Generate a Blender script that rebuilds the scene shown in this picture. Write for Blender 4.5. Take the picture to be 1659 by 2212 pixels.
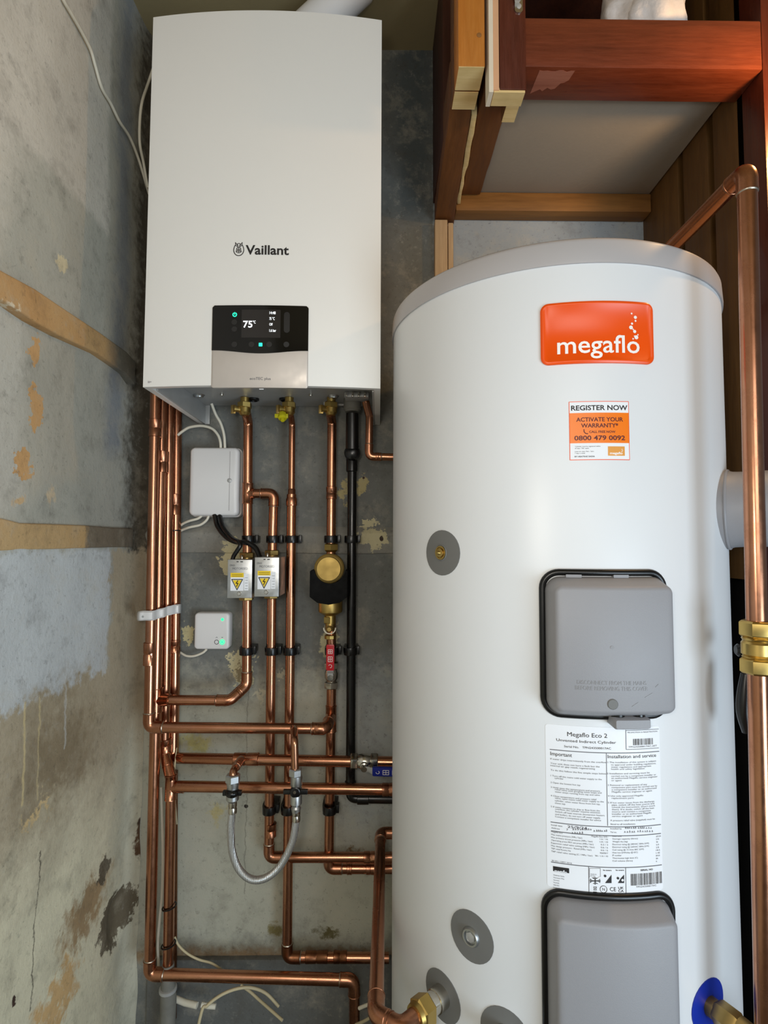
import bpy, bmesh, math, random
from mathutils import Vector, Matrix, noise
random.seed(7)
for o in list(bpy.data.objects): bpy.data.objects.remove(o)
S = bpy.context.scene
COL = S.collection

# ------------------------------------------------------------ camera
F, PITCH, ROLL, YAW = 1166.6, 0.0541, 0.0035, -0.0096
CAM_Z = 1.185
ROT = Matrix.Rotation(YAW, 4, 'Z') @ Matrix.Rotation(math.pi/2 + PITCH, 4, 'X') @ Matrix.Rotation(ROLL, 4, 'Z')
cam = bpy.data.cameras.new('camera'); cam.sensor_fit = 'HORIZONTAL'; cam.sensor_width = 36.0
cam.lens = F/1659*36.0; cam.clip_start = 0.01
co = bpy.data.objects.new('camera', cam); COL.objects.link(co)
co.matrix_world = Matrix.Translation((0, 0, CAM_Z)) @ ROT
S.camera = co

# ------------------------------------------------------------ light, exposure
S.view_settings.view_transform = 'Standard'; S.view_settings.look = 'None'
S.view_settings.gamma = 1.0; S.view_settings.use_curve_mapping = False
S.view_settings.exposure = 0.0
W = bpy.data.worlds.new('world'); S.world = W; W.use_nodes = True
W.node_tree.nodes['Background'].inputs[0].default_value = (0.80, 0.90, 1.0, 1)
W.node_tree.nodes['Background'].inputs[1].default_value = 0.16

def lamp(name, kind, loc, target, power, col, size=0.1, size_y=None, spread=None):
    L = bpy.data.lights.new(name, kind); L.energy = power; L.color = col
    if kind == 'AREA':
        L.shape = 'RECTANGLE' if size_y else 'DISK'; L.size = size
        if size_y: L.size_y = size_y
        if spread: L.spread = spread
    else: L.shadow_soft_size = size
    o = bpy.data.objects.new(name, L); COL.objects.link(o); o.location = loc
    o.rotation_euler = (Vector(target)-Vector(loc)).to_track_quat('-Z', 'Y').to_euler()
    return o
lamp('hand_torch', 'AREA', (-0.10, -0.10, 1.25), (0.0, 1.0, 1.15), 2.3, (1.0, 0.93, 0.82), 0.12)
lamp('room_light', 'AREA', (0.35, -1.7, 1.65), (-0.1, 1.0, 1.3), 15.0, (1.0, 0.96, 0.90), 1.3, 1.0)
lamp('doorway_daylight', 'AREA', (1.30, -1.0, 0.50), (-0.5, 0.9, 0.6), 31.0, (0.72, 0.87, 1.0), 1.0, 0.9)
lamp('warm_room_bulb', 'POINT', (0.72, 0.76, 1.93), (0, 1, 1), 5.0, (1.0, 0.58, 0.22), 0.02)

# ------------------------------------------------------------ photo geometry helpers
R3 = ROT.to_3x3()
CAMP = Vector((0, 0, CAM_Z))
def ray(px, py): return R3 @ Vector(((px-829.5)/F, -(py-1106)/F, -1.0))
def at(px, py, Y):                   # point of the plane y = Y seen at this pixel
    r = ray(px, py); return CAMP + r*(Y/r.y)
def on_x(px, py, X):                 # point of the plane x = X
    r = ray(px, py); return CAMP + r*(X/r.x)
def on_z(px, py, Z):
    r = ray(px, py); return CAMP + r*((Z-CAM_Z)/r.z)
TC = Vector((0.3169, 1.0179)); TR = 0.29
def tank_px(px, py, R=TR):           # (arc length, height) on the hot water cylinder
    r = ray(px, py); a = r.x*r.x+r.y*r.y; b = r.x*TC.x+r.y*TC.y; c = TC.x**2+TC.y**2-R*R
    d = max(b*b-a*c, 0); t = (b-math.sqrt(d))/a
    p = CAMP+r*t
    th = math.atan2(p.x-TC.x, -(p.y-TC.y))
    return th*R, p.z
def tank_pt(s, z, off=0.0):
    th = s/TR; rr = TR+off
    return Vector((TC.x+rr*math.sin(th), TC.y-rr*math.cos(th), z))
def tank_n(s): return Vector((math.sin(s/TR), -math.cos(s/TR), 0))

# ------------------------------------------------------------ materials
def srgb(r, g, b):
    f = lambda c: (c/255/12.92 if c/255 <= 0.04045 else ((c/255+0.055)/1.055)**2.4)
    return (f(r), f(g), f(b), 1)
class NT:
    def __init__(s, name):
        s.m = bpy.data.materials.new(name); s.m.use_nodes = True; s.t = s.m.node_tree
        s.b = s.t.nodes['Principled BSDF']
    def n(s, typ, **kw):
        x = s.t.nodes.new(typ)
        for k, v in kw.items(): setattr(x, k, v)
        return x
    def l(s, a, b): s.t.links.new(a, b)
    def val(s, sock, v):
        if hasattr(v, 'is_linked') or isinstance(v, bpy.types.NodeSocket): s.l(v, sock)
        else: sock.default_value = v
    def math(s, op, a, b=None, c=None, clamp=False):
        x = s.n('ShaderNodeMath', operation=op, use_clamp=clamp); s.val(x.inputs[0], a)
        if b is not None: s.val(x.inputs[1], b)
        if c is not None: s.val(x.inputs[2], c)
        return x.outputs[0]
    def noise(s, vec, scale, detail=4, rough=0.55, col=False):
        x = s.n('ShaderNodeTexNoise'); s.l(vec, x.inputs['Vector'])
        x.inputs['Scale'].default_value = scale; x.inputs['Detail'].default_value = detail; x.inputs['Roughness'].default_value = rough
        return x.outputs['Color'] if col else x.outputs['Fac']
    def mapr(s, v, a, b, c=0.0, d=1.0, smooth=False):
        x = s.n('ShaderNodeMapRange'); x.clamp = True
        if smooth: x.interpolation_type = 'SMOOTHSTEP'
        s.val(x.inputs[0], v)
        for i, q in enumerate((a, b, c, d)): x.inputs[i+1].default_value = q
        return x.outputs[0]
    def mix(s, fac, a, b, mode='MIX'):
        x = s.n('ShaderNodeMix', data_type='RGBA', blend_type=mode)
        s.val(x.inputs[0], fac); s.val(x.inputs[6], a); s.val(x.inputs[7], b)
        return x.outputs[2]
    def obj(s): return s.n('ShaderNodeTexCoord').outputs['Object']
    def pos(s): return s.n('ShaderNodeNewGeometry').outputs['Position']
    def bump(s, h, strength, dist=0.002):
        x = s.n('ShaderNodeBump'); x.inputs['Strength'].default_value = strength; x.inputs['Distance'].default_value = dist
        s.l(h, x.inputs['Height']); s.l(x.outputs[0], s.b.inputs['Normal'])
    def set(s, **kw):
        for k, v in kw.items(): s.val(s.b.inputs[k.replace('_', ' ')], v)
def plain(name, col, rough=0.4, metal=0.0, var=0.08, scale=30, bump=0.0, bscale=200, coat=0.0, rvar=0.08, spec=0.5):
    t = NT(name); v = t.obj(); f = t.noise(v, scale)
    dk = tuple(c*(1-var*2) for c in col[:3])+(1,); lt = tuple(min(c*(1+var), 1) for c in col[:3])+(1,)
    t.set(Base_Color=t.mix(f, dk, lt), Metallic=metal)
    t.set(Roughness=t.mapr(t.noise(v, scale*0.6, 3), 0.3, 0.7, max(rough-rvar, 0.02), min(rough+rvar, 1)))
    if coat: t.set(Coat_Weight=coat)
    if spec != 0.5: t.set(Specular_IOR_Level=spec)
    if bump: t.bump(t.noise(v, bscale, 3), bump)
    return t.m
def emis(name, col, strength):
    t = NT(name); t.set(Base_Color=col, Emission_Color=col, Emission_Strength=strength); return t.m
def copper_mat(name, c1, c2, tarnish, rough):
    t = NT(name); v = t.obj()
    n1 = t.noise(v, 9, 5, 0.6); n2 = t.noise(v, 60, 4, 0.6)
    base = t.mix(t.mapr(n1, 0.3, 0.7), c1, c2)
    base = t.mix(t.math('MULTIPLY', t.mapr(n2, 0.52, 0.75), tarnish), base, srgb(84, 52, 38))
    t.set(Base_Color=base, Metallic=1.0, Roughness=t.mapr(n2, 0.3, 0.75, rough-0.04, rough+0.07))
    return t.m
def wood_mat(name, c1, c2, rough=0.5, axis=2, scale=1.0, coat=0.0, bump=0.2):
    t = NT(name); v = t.obj(); mp = t.n('ShaderNodeMapping'); t.l(v, mp.inputs[0])
    sc = [14*scale]*3; sc[axis] = 1.1*scale; mp.inputs['Scale'].default_value = sc
    a = t.noise(mp.outputs[0], 3.0, 6, 0.62); b = t.noise(mp.outputs[0], 16.0, 4, 0.7); k = t.noise(v, 7*scale, 3)
    f = t.math('ADD', t.math('MULTIPLY', a, 0.65), t.math('MULTIPLY', b, 0.35))
    col = t.mix(t.mapr(f, 0.34, 0.64), c1, c2)
    col = t.mix(t.math('MULTIPLY', t.mapr(k, 0.55, 0.8), 0.35), col, tuple(c*0.55 for c in c1[:3])+(1,))
    t.set(Base_Color=col, Roughness=t.mapr(b, 0.3, 0.7, rough-0.1, rough+0.1))
    if coat: t.set(Coat_Weight=coat)
    t.bump(f, bump, 0.002)
    return t.m
M = {}
M['copper'] = copper_mat('copper', srgb(197, 143, 113), srgb(178, 121, 91), 0.14, 0.24)
M['copper_joint'] = copper_mat('copper joint', srgb(195, 140, 109), srgb(170, 113, 84), 0.25, 0.27)
M['copper_old'] = copper_mat('tarnished copper', srgb(150, 98, 66), srgb(112, 80, 58), 0.8, 0.36)
M['solder'] = plain('solder', srgb(186, 176, 160), 0.35, 1.0)
M['brass'] = plain('brass', srgb(198, 168, 98), 0.34, 1.0, 0.1, 40)
M['brass_dull'] = plain('dull brass', srgb(178, 150, 92), 0.42, 1.0, 0.15, 60)
M['chrome'] = plain('chrome', srgb(205, 200, 190), 0.2, 1.0, 0.1, 60)
M['zinc'] = plain('zinc sheet', srgb(196, 198, 198), 0.38, 1.0, 0.1, 90)
M['steel_dark'] = plain('grey sheet steel', srgb(182, 182, 180), 0.42, 0.35, 0.06, 25)
M['white_enamel'] = plain('white enamel', srgb(233, 231, 226), 0.34, 0.0, 0.012, 4, 0.05, 700, 0.0, 0.03)
M['white_tank'] = plain('white tank skin', srgb(224, 226, 228), 0.36, 0.0, 0.012, 4, 0.03, 500, 0.0, 0.03)
M['white_plastic'] = plain('white plastic', srgb(226, 224, 222), 0.38, 0.0, 0.02, 12)
M['white_pvc'] = plain('white cable sheath', srgb(222, 216, 198), 0.45, 0.0, 0.04, 30)
M['old_pvc'] = plain('dusty cable sheath', srgb(196, 182, 146), 0.6, 0.0, 0.1, 30)
M['grey_plastic'] = plain('grey plastic', srgb(146, 146, 150), 0.48, 0.0, 0.02, 8, 0.12, 900)
M['lid_grey'] = plain('grey lid plastic', srgb(178, 174, 174), 0.34, 0.0, 0.02, 8)
M['disc_grey'] = plain('grey disc', srgb(112, 112, 110), 0.55, 0.0, 0.04, 20)
M['disc_blue'] = plain('blue disc', srgb(8, 44, 160), 0.4, 0.0, 0.06, 20)
M['black'] = plain('black plastic', srgb(12, 12, 12), 0.28, 0.0, 0.1, 30)
M['black_rubber'] = plain('black rubber', srgb(8, 8, 8), 0.33, 0.0, 0.1, 30)
M['black_foam'] = plain('black foam', srgb(11, 11, 11), 0.7, 0.0, 0.2, 120, 0.3, 300, spec=0.15)
M['gloss_black'] = plain('gloss black glass', srgb(7, 7, 8), 0.10, 0.0, 0.02, 10, rvar=0.01)
M['screen'] = plain('unlit screen grey', srgb(40, 37, 36), 0.2, 0.0, 0.03, 10)
M['touch'] = plain('touch key grey', srgb(34, 33, 33), 0.3, 0.0, 0.03, 10)
M['silver'] = plain('silver panel', srgb(190, 182, 174), 0.42, 0.35, 0.02, 60)
M['ink'] = plain('black ink', srgb(32, 28, 28), 0.6, 0.0, 0.05, 50)
M['ink_grey'] = plain('grey ink', srgb(96, 96, 100), 0.6, 0.0, 0.05, 50)
M['ink_blue'] = plain('pen ink', srgb(40, 44, 60), 0.6, 0.0, 0.05, 50)
M['ink_maroon'] = plain('maroon ink', srgb(88, 16, 22), 0.5, 0.0, 0.05, 50)
M['paper'] = plain('white label paper', srgb(236, 238, 242), 0.5, 0.0, 0.01, 20)
M['orange'] = plain('orange badge', srgb(240, 82, 0), 0.32, 0.0, 0.02, 10)
M['orange_print'] = plain('orange print', srgb(246, 124, 10), 0.35, 0.0, 0.02, 10)
M['amber_print'] = plain('amber print', srgb(232, 160, 70), 0.4, 0.0, 0.1, 20)
M['badge_white'] = plain('badge white', srgb(250, 244, 240), 0.3, 0.0, 0.01, 10)
M['yellow'] = plain('yellow print', srgb(242, 206, 20), 0.45, 0.0, 0.03, 20)
M['yellow_cap'] = plain('yellow plastic', srgb(206, 196, 20), 0.4, 0.0, 0.05, 20)
M['red'] = plain('red lever', srgb(190, 16, 30), 0.35, 0.0, 0.05, 30)
M['blue'] = plain('blue lever', srgb(20, 36, 130), 0.35, 0.0, 0.05, 30)
M['emboss'] = plain('embossed grey', srgb(140, 140, 143), 0.5, 0.0, 0.02, 20)
M['led_green'] = emis('green light', (0.02, 0.85, 0.25, 1), 1.6)
M['led_teal'] = emis('teal light', (0.02, 0.8, 0.45, 1), 1.3)
M['lit_text'] = emis('lit display text', (0.9, 0.95, 1.0, 1), 1.2)
M['mahogany'] = wood_mat('mahogany stain', srgb(66, 22, 13), srgb(92, 38, 22), 0.36, 2, 1.0, 0.25)
M['mahogany_x'] = wood_mat('mahogany stain rail', srgb(82, 32, 16), srgb(118, 54, 30), 0.36, 0, 1.0, 0.25)
M['pine'] = wood_mat('varnished pine', srgb(176, 104, 32), srgb(198, 126, 48), 0.45, 2)
M['pine_end'] = wood_mat('sawn end grain', srgb(206, 178, 118), srgb(226, 202, 148), 0.8, 0, 2.0)
M['joist'] = wood_mat('brown joist', srgb(84, 48, 18), srgb(112, 68, 28), 0.6, 1)
M['joist_x'] = wood_mat('brown wall rail', srgb(112, 74, 30), srgb(146, 100, 46), 0.6, 0)
M['board'] = wood_mat('old brown boards', srgb(84, 56, 22), srgb(108, 76, 34), 0.6, 2)
M['worn_timber'] = wood_mat('worn bare timber', srgb(128, 74, 58), srgb(158, 102, 84), 0.5, 0)
M['dark_wood'] = wood_mat('dark stained panel', srgb(52, 22, 10), srgb(74, 34, 16), 0.6, 2)
M['pale_batten'] = wood_mat('pale bare batten', srgb(170, 140, 104), srgb(198, 170, 132), 0.75, 2)
M['tan_rail'] = wood_mat('tan rail', srgb(178, 140, 90), srgb(204, 168, 116), 0.75, 1)
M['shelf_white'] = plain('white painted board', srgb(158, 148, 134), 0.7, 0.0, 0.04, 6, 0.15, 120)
M['cream_paint'] = plain('cream painted edge', srgb(226, 216, 196), 0.5, 0.0, 0.05, 30)
M['pink_paint'] = plain('bare pink timber edge', srgb(214, 168, 130), 0.6, 0.0, 0.06, 30)
M['cloth'] = plain('white fleece', srgb(226, 218, 214), 0.9, 0.0, 0.05, 30, 0.5, 120)
M['tan_card'] = plain('tan card', srgb(150, 100, 48), 0.7, 0.0, 0.06, 30)
M['ceiling'] = plain('beige ceiling', srgb(150, 136, 100), 0.85, 0.0, 0.05, 5, 0.2, 80)
M['debris'] = plain('dusty floor', srgb(92, 82, 68), 0.9, 0.0, 0.3, 24, 1.0, 60)
M['lead'] = plain('grey lagging', srgb(120, 118, 110), 0.7, 0.0, 0.2, 40, 0.6, 60)
M['brass_cap'] = plain('brushed brass cap', srgb(176, 148, 84), 0.55, 0.85, 0.1, 60)
M['gap_black'] = plain('dark gap', srgb(10, 7, 5), 0.9)
t = NT('steel braid'); v = t.obj()
wv = t.n('ShaderNodeTexWave'); wv.inputs['Scale'].default_value = 160; wv.inputs['Distortion'].default_value = 2; t.l(v, wv.inputs[0])
t.set(Base_Color=t.mix(wv.outputs['Fac'], srgb(160, 160, 158), srgb(236, 234, 230)), Metallic=0.8, Roughness=0.35); t.bump(wv.outputs['Fac'], 0.6, 0.001)
M['braid'] = t.m

# ------------------------------------------------------------ mesh helpers
class MB:
    def __init__(s): s.v = []; s.f = []
    def add(s, vs, fs):
        b = len(s.v); s.v += [Vector(v) for v in vs]; s.f += [tuple(i+b for i in f) for f in fs]; return s
    def box(s, x0, x1, y0, y1, z0, z1):
        return s.add([(x, y, z) for z in (z0, z1) for y in (y0, y1) for x in (x0, x1)],
                     [(0, 2, 3, 1), (4, 5, 7, 6), (0, 1, 5, 4), (2, 6, 7, 3), (0, 4, 6, 2), (1, 3, 7, 5)])
    def tube(s, pts, r, seg=18, closed=False, caps=True):
        P = [Vector(p) for p in pts]; n = len(P)
        rr = r if isinstance(r, (list, tuple)) else [r]*n
        T = []
        for i in range(n):
            a = P[(i-1) % n] if (closed or i > 0) else P[i]; b = P[(i+1) % n] if (closed or i < n-1) else P[i]
            d = b-a; T.append(d.normalized() if d.length > 1e-9 else Vector((0, 0, 1)))
        up = Vector((0, 0, 1)) if abs(T[0].z) < 0.9 else Vector((1, 0, 0))
        N = (up-T[0]*up.dot(T[0])).normalized(); vs = []; fs = []
        for i in range(n):
            N = (N-T[i]*N.dot(T[i])).normalized(); B = T[i].cross(N)
            for k in range(seg):
                a = 2*math.pi*k/seg; vs.append(P[i]+(N*math.cos(a)+B*math.sin(a))*rr[i])
        m = n if closed else n-1
        for i in range(m):
            for k in range(seg):
                j = (i+1) % n; k2 = (k+1) % seg
                fs.append((i*seg+k, j*seg+k, j*seg+k2, i*seg+k2))
        if caps and not closed:
            fs.append(tuple(range(seg))); fs.append(tuple((n-1)*seg+k for k in reversed(range(seg))))
        return s.add(vs, fs)
    def lathe(s, o, axis, prof, seg=32, twist=0.0):       # prof = [(radius, distance along axis)]
        o = Vector(o); A = Vector(axis).normalized()
        up = Vector((0, 0, 1)) if abs(A.z) < 0.9 else Vector((0, 1, 0))
        N = (up-A*up.dot(A)).normalized(); B = A.cross(N); vs = []; fs = []
        for r, h in prof:
            for k in range(seg):
                a = 2*math.pi*k/seg+twist; vs.append(o+A*h+(N*math.cos(a)+B*math.sin(a))*max(r, 1e-5))
        for i in range(len(prof)-1):
            for k in range(seg):
                k2 = (k+1) % seg; fs.append((i*seg+k, (i+1)*seg+k, (i+1)*seg+k2, i*seg+k2))
        fs.append(tuple(range(seg))); fs.append(tuple((len(prof)-1)*seg+k for k in reversed(range(seg))))
        return s.add(vs, fs)
    def hexnut(s, o, axis, r, h, twist=0.0):
        return s.lathe(o, axis, [(r*0.86, 0), (r, h*0.12), (r, h*0.88), (r*0.86, h)], 6, twist)
    def prism(s, poly, fn, d0, d1):                       # outline (u,w) pushed between depths d0 and d1 by fn(u,w,d)
        n = len(poly); vs = [fn(u, w, d0) for u, w in poly]+[fn(u, w, d1) for u, w in poly]
        fs = [tuple(reversed(range(n))), tuple(range(n, 2*n))]+[(i, (i+1) % n, n+(i+1) % n, n+i) for i in range(n)]
        return s.add(vs, fs)
    def loft(s, loops, cap0=True, cap1=True):
        n = len(loops[0]); vs = [p for l in loops for p in l]; fs = []
        for i in range(len(loops)-1):
            for k in range(n):
                k2 = (k+1) % n; fs.append((i*n+k, i*n+k2, (i+1)*n+k2, (i+1)*n+k))
        if cap0: fs.append(tuple(reversed(range(n))))
        if cap1: fs.append(tuple((len(loops)-1)*n+k for k in range(n)))
        return s.add(vs, fs)
def tag(o, label=None, cat=None, group=None, kind=None):
    if label: o['label'] = label
    if cat: o['category'] = cat
    if group: o['group'] = group
    if kind: o['kind'] = kind
    return o
def origin_of(p): return Vector(p['_o']) if p is not None else None
ORG = {}
def build(mb, name, mat, parent=None, label=None, bevel=0.0, smooth=35, segs=2, flip=True):
    me = bpy.data.meshes.new(name)
    if parent is not None: org = ORG[parent.name]
    else:
        xs = [v.x for v in mb.v]; ys = [v.y for v in mb.v]; zs = [v.z for v in mb.v]
        org = Vector(((min(xs)+max(xs))/2, (min(ys)+max(ys))/2, min(zs)))
    me.from_pydata([tuple(v-org) for v in mb.v], [], mb.f); me.validate()
    bm = bmesh.new(); bm.from_mesh(me)
    if flip: bmesh.ops.recalc_face_normals(bm, faces=bm.faces)
    if bevel:
        es = [e for e in bm.edges if len(e.link_faces) == 2 and e.calc_face_angle(0) > math.radians(32)]
        bmesh.ops.bevel(bm, geom=es, offset=bevel, segments=segs, profile=0.6, affect='EDGES', clamp_overlap=True)
    bm.to_mesh(me); bm.free()
    if smooth:
        for p in me.polygons: p.use_smooth = True
        me.set_sharp_from_angle(angle=math.radians(smooth))
    me.materials.append(mat if not isinstance(mat, str) else M[mat])
    o = bpy.data.objects.new(name, me); COL.objects.link(o)
    if parent is not None: o.parent = parent
    else: o.location = org
    ORG[o.name] = org
    if label: o['label'] = label
    return o
def thing(name, loc, label, cat, group=None):
    o = bpy.data.objects.new(name, None); o.empty_display_size = 0.05; COL.objects.link(o); o.location = loc
    ORG[o.name] = Vector(loc); return tag(o, label, cat, group)
def fillet(pts, rad, n=7):
    P = [Vector(p) for p in pts]; out = [P[0]]
    for i in range(1, len(P)-1):
        a = (P[i-1]-P[i]); b = (P[i+1]-P[i]); la, lb = a.length, b.length; a.normalize(); b.normalize()
        ang = math.acos(max(-1, min(1, a.dot(b))))
        if ang > math.pi-0.03: out.append(P[i]); continue
        d = min(rad/math.tan(ang/2), la*0.48, lb*0.48)
        p0 = P[i]+a*d; p1 = P[i]+b*d
        for k in range(n+1):
            t = k/n; out.append(p0*(1-t)**2+P[i]*2*t*(1-t)+p1*t*t)
    out.append(P[-1]); return out
def catmull(pts, n=8):
    P = [Vector(p) for p in pts]; P = [P[0]*2-P[1]]+P+[P[-1]*2-P[-2]]; out = []
    for i in range(1, len(P)-2):
        for k in range(n):
            t = k/n; a, b, c, d = P[i-1:i+3]
            out.append(0.5*((2*b)+(c-a)*t+(2*a-5*b+4*c-d)*t*t+(3*b-a-3*c+d)*t**3))
    out.append(P[-2]); return out
def rrect(x0, x1, z0, z1, r, n=6):
    out = []
    for cx, cz, a0 in ((x1-r, z1-r, 0), (x0+r, z1-r, 90), (x0+r, z0+r, 180), (x1-r, z0+r, 270)):
        for k in range(n+1):
            a = math.radians(a0+90*k/n); out.append((cx+r*math.cos(a), cz+r*math.sin(a)))
    return out
def dense(poly, step):               # extra points on long edges, so that a bent sheet follows its surface
    out = []
    for i in range(len(poly)):
        a = poly[i]; b = poly[(i+1) % len(poly)]; L = math.hypot(b[0]-a[0], b[1]-a[1]); m = max(1, int(L/step))
        out += [(a[0]+(b[0]-a[0])*k/m, a[1]+(b[1]-a[1])*k/m) for k in range(m)]
    return out
# lettering: every line of text becomes flat mesh outlines laid on a surface by fn(u, w)
_tc = {}
def glyphs(body, bold=0.0, shear=0.0):
    k = (body, bold, shear)
    if k in _tc: return _tc[k]
    c = bpy.data.curves.new('t', 'FONT'); c.body = body; c.size = 1; c.offset = bold; c.resolution_u = 3; c.shear = shear
    o = bpy.data.objects.new('t', c); COL.objects.link(o)
    dg = bpy.context.evaluated_depsgraph_get(); me = bpy.data.meshes.new_from_object(o.evaluated_get(dg))
    vs = [(v.co.x, v.co.y) for v in me.vertices]; fs = [tuple(p.vertices) for p in me.polygons]
    bpy.data.objects.remove(o); bpy.data.curves.remove(c); bpy.data.meshes.remove(me)
    _tc[k] = (vs, fs); return _tc[k]
def write(mb, body, fn, u0, u1, w0, height=None, bold=0.0, shear=0.0):   # left, right, baseline; height of the capitals
    vs, fs = glyphs(body, bold, shear)
    xs = [v[0] for v in vs]; a, b = min(xs), max(xs); k = (u1-u0)/(b-a)
    kz = k if height is None else height/0.72
    mb.add([fn(u0+(x-a)*k, w0+z*kz) for x, z in vs], fs)
# ------------------------------------------------------------ setting
WALL_Y = 1.315
XL = at(303, 1300, WALL_Y).x
XR = at(1390, 500, WALL_Y).x
CEIL = at(870, 108, WALL_Y).z
def wall_mat(name, horiz, base, patches, rough=0.85, bumpv=0.35, pit=0.4):
    # patches: (kind, colour, ragged, softness, data); coordinates are metres along the wall and up
    t = NT(name); p = t.pos(); sp = t.n('ShaderNodeSeparateXYZ'); t.l(p, sp.inputs[0])
    na = t.noise(p, 9, 2, 0.5, col=True); nb = t.noise(p, 42, 5, 0.65, col=True)
    sa = t.n('ShaderNodeSeparateColor'); t.l(na, sa.inputs[0]); sb = t.n('ShaderNodeSeparateColor'); t.l(nb, sb.inputs[0])
    h0 = sp.outputs[horiz]; z0 = sp.outputs[2]
    def warped(c, i, amp):
        d = t.math('ADD', t.math('MULTIPLY', t.math('SUBTRACT', sa.outputs[i], 0.5), 0.9), t.math('MULTIPLY', t.math('SUBTRACT', sb.outputs[i], 0.5), 1.9))
        return t.math('MULTIPLY_ADD', d, amp, c)
    H = {}; 
    def hz(amp):
        if amp not in H: H[amp] = (warped(h0, 0, amp), warped(z0, 1, amp))
        return H[amp]
    big = t.noise(p, 3.2, 4, 0.6); fine = t.noise(p, 55, 5, 0.7); grit = t.noise(p, 160, 2, 0.6)
    col = t.mix(t.mapr(big, 0.3, 0.72), base[0], base[1])
    for kind, c, amp, soft, d in patches:
        h, z = hz(amp)
        if kind == 'oval':
            ch, cz, rh, rz = d
            a = t.math('DIVIDE', t.math('SUBTRACT', h, ch), rh); b = t.math('DIVIDE', t.math('SUBTRACT', z, cz), rz)
            r = t.math('SQRT', t.math('ADD', t.math('MULTIPLY', a, a), t.math('MULTIPLY', b, b)))
            m = t.mapr(r, 1.0+soft, 1.0-soft, 0, 1)
        elif kind == 'line':                             # a*h + b*z + c > 0
            a, b, c0 = d
            v = t.math('ADD', t.math('MULTIPLY_ADD', h, a, c0), t.math('MULTIPLY', z, b)); m = t.mapr(v, -soft, soft, 0, 1)
        elif kind == 'rect':
            h0_, h1_, z0_, z1_ = d
            m = t.math('MULTIPLY', t.math('MULTIPLY', t.mapr(h, h0_-soft, h0_+soft), t.mapr(h, h1_+soft, h1_-soft)),
                       t.math('MULTIPLY', t.mapr(z, z0_-soft, z0_+soft), t.mapr(z, z1_+soft, z1_-soft)))
        if len(c) == 5: m = t.math('MULTIPLY', m, c[4]); c = c[:4]
        col = t.mix(m, col, c)
    mot = t.noise(p, 15, 6, 0.7)
    col = t.mix(t.math('MULTIPLY', t.mapr(mot, 0.52, 0.72), 0.30), col, srgb(196, 186, 164))
    col = t.mix(t.math('MULTIPLY', t.mapr(mot, 0.47, 0.28), 0.34), col, srgb(78, 70, 58))
    # plaster grain: paler scuffs and darker pits
    col = t.mix(t.math('MULTIPLY', t.mapr(fine, 0.58, 0.72), 0.30), col, srgb(176, 172, 160))
    col = t.mix(t.math('MULTIPLY', t.mapr(fine, 0.42, 0.28), pit), col, srgb(58, 54, 48))
    col = t.mix(t.math('MULTIPLY', t.mapr(grit, 0.66, 0.74), pit), col, srgb(60, 56, 50))
    t.set(Base_Color=col, Roughness=rough)
    t.bump(t.math('ADD', t.math('MULTIPLY', fine, 0.7), t.math('MULTIPLY', grit, 0.3)), bumpv, 0.004)
    return t.m
def lp(px, py): p = on_x(px, py, XL); return p.y, p.z
def bp(px, py): p = at(px, py, WALL_Y); return p.x, p.z
def oval_l(x, y, rx, ry):
    a, b = lp(x, y); c, _ = lp(x+rx, y); d, _ = lp(x-rx, y); _, e = lp(x, y-ry); _, g = lp(x, y+ry)
    return (a, b, abs(c-d)/2, abs(e-g)/2)
def oval_b(x, y, rx, ry):
    a, b = bp(x, y); c, _ = bp(x+rx, y); _, e = bp(x, y-ry)
    return (a, b, abs(c-a), abs(e-b))
def line_l(p, q, side):              # half plane of the wall bounded by the line p-q; 'side' is a pixel inside it
    (a, b), (c, d), (e, g) = lp(*p), lp(*q), lp(*side)
    n = math.hypot(c-a, d-b); A, B = -(d-b)/n, (c-a)/n; C0 = -(A*a+B*b)
    s = 1 if A*e+B*g+C0 > 0 else -1
    return (A*s, B*s, C0*s)
TAN = srgb(206, 164, 112); CREAM = srgb(200, 190, 152); CEM = srgb(186, 172, 146)
zr = lp(150, 1165)[1]
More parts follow.
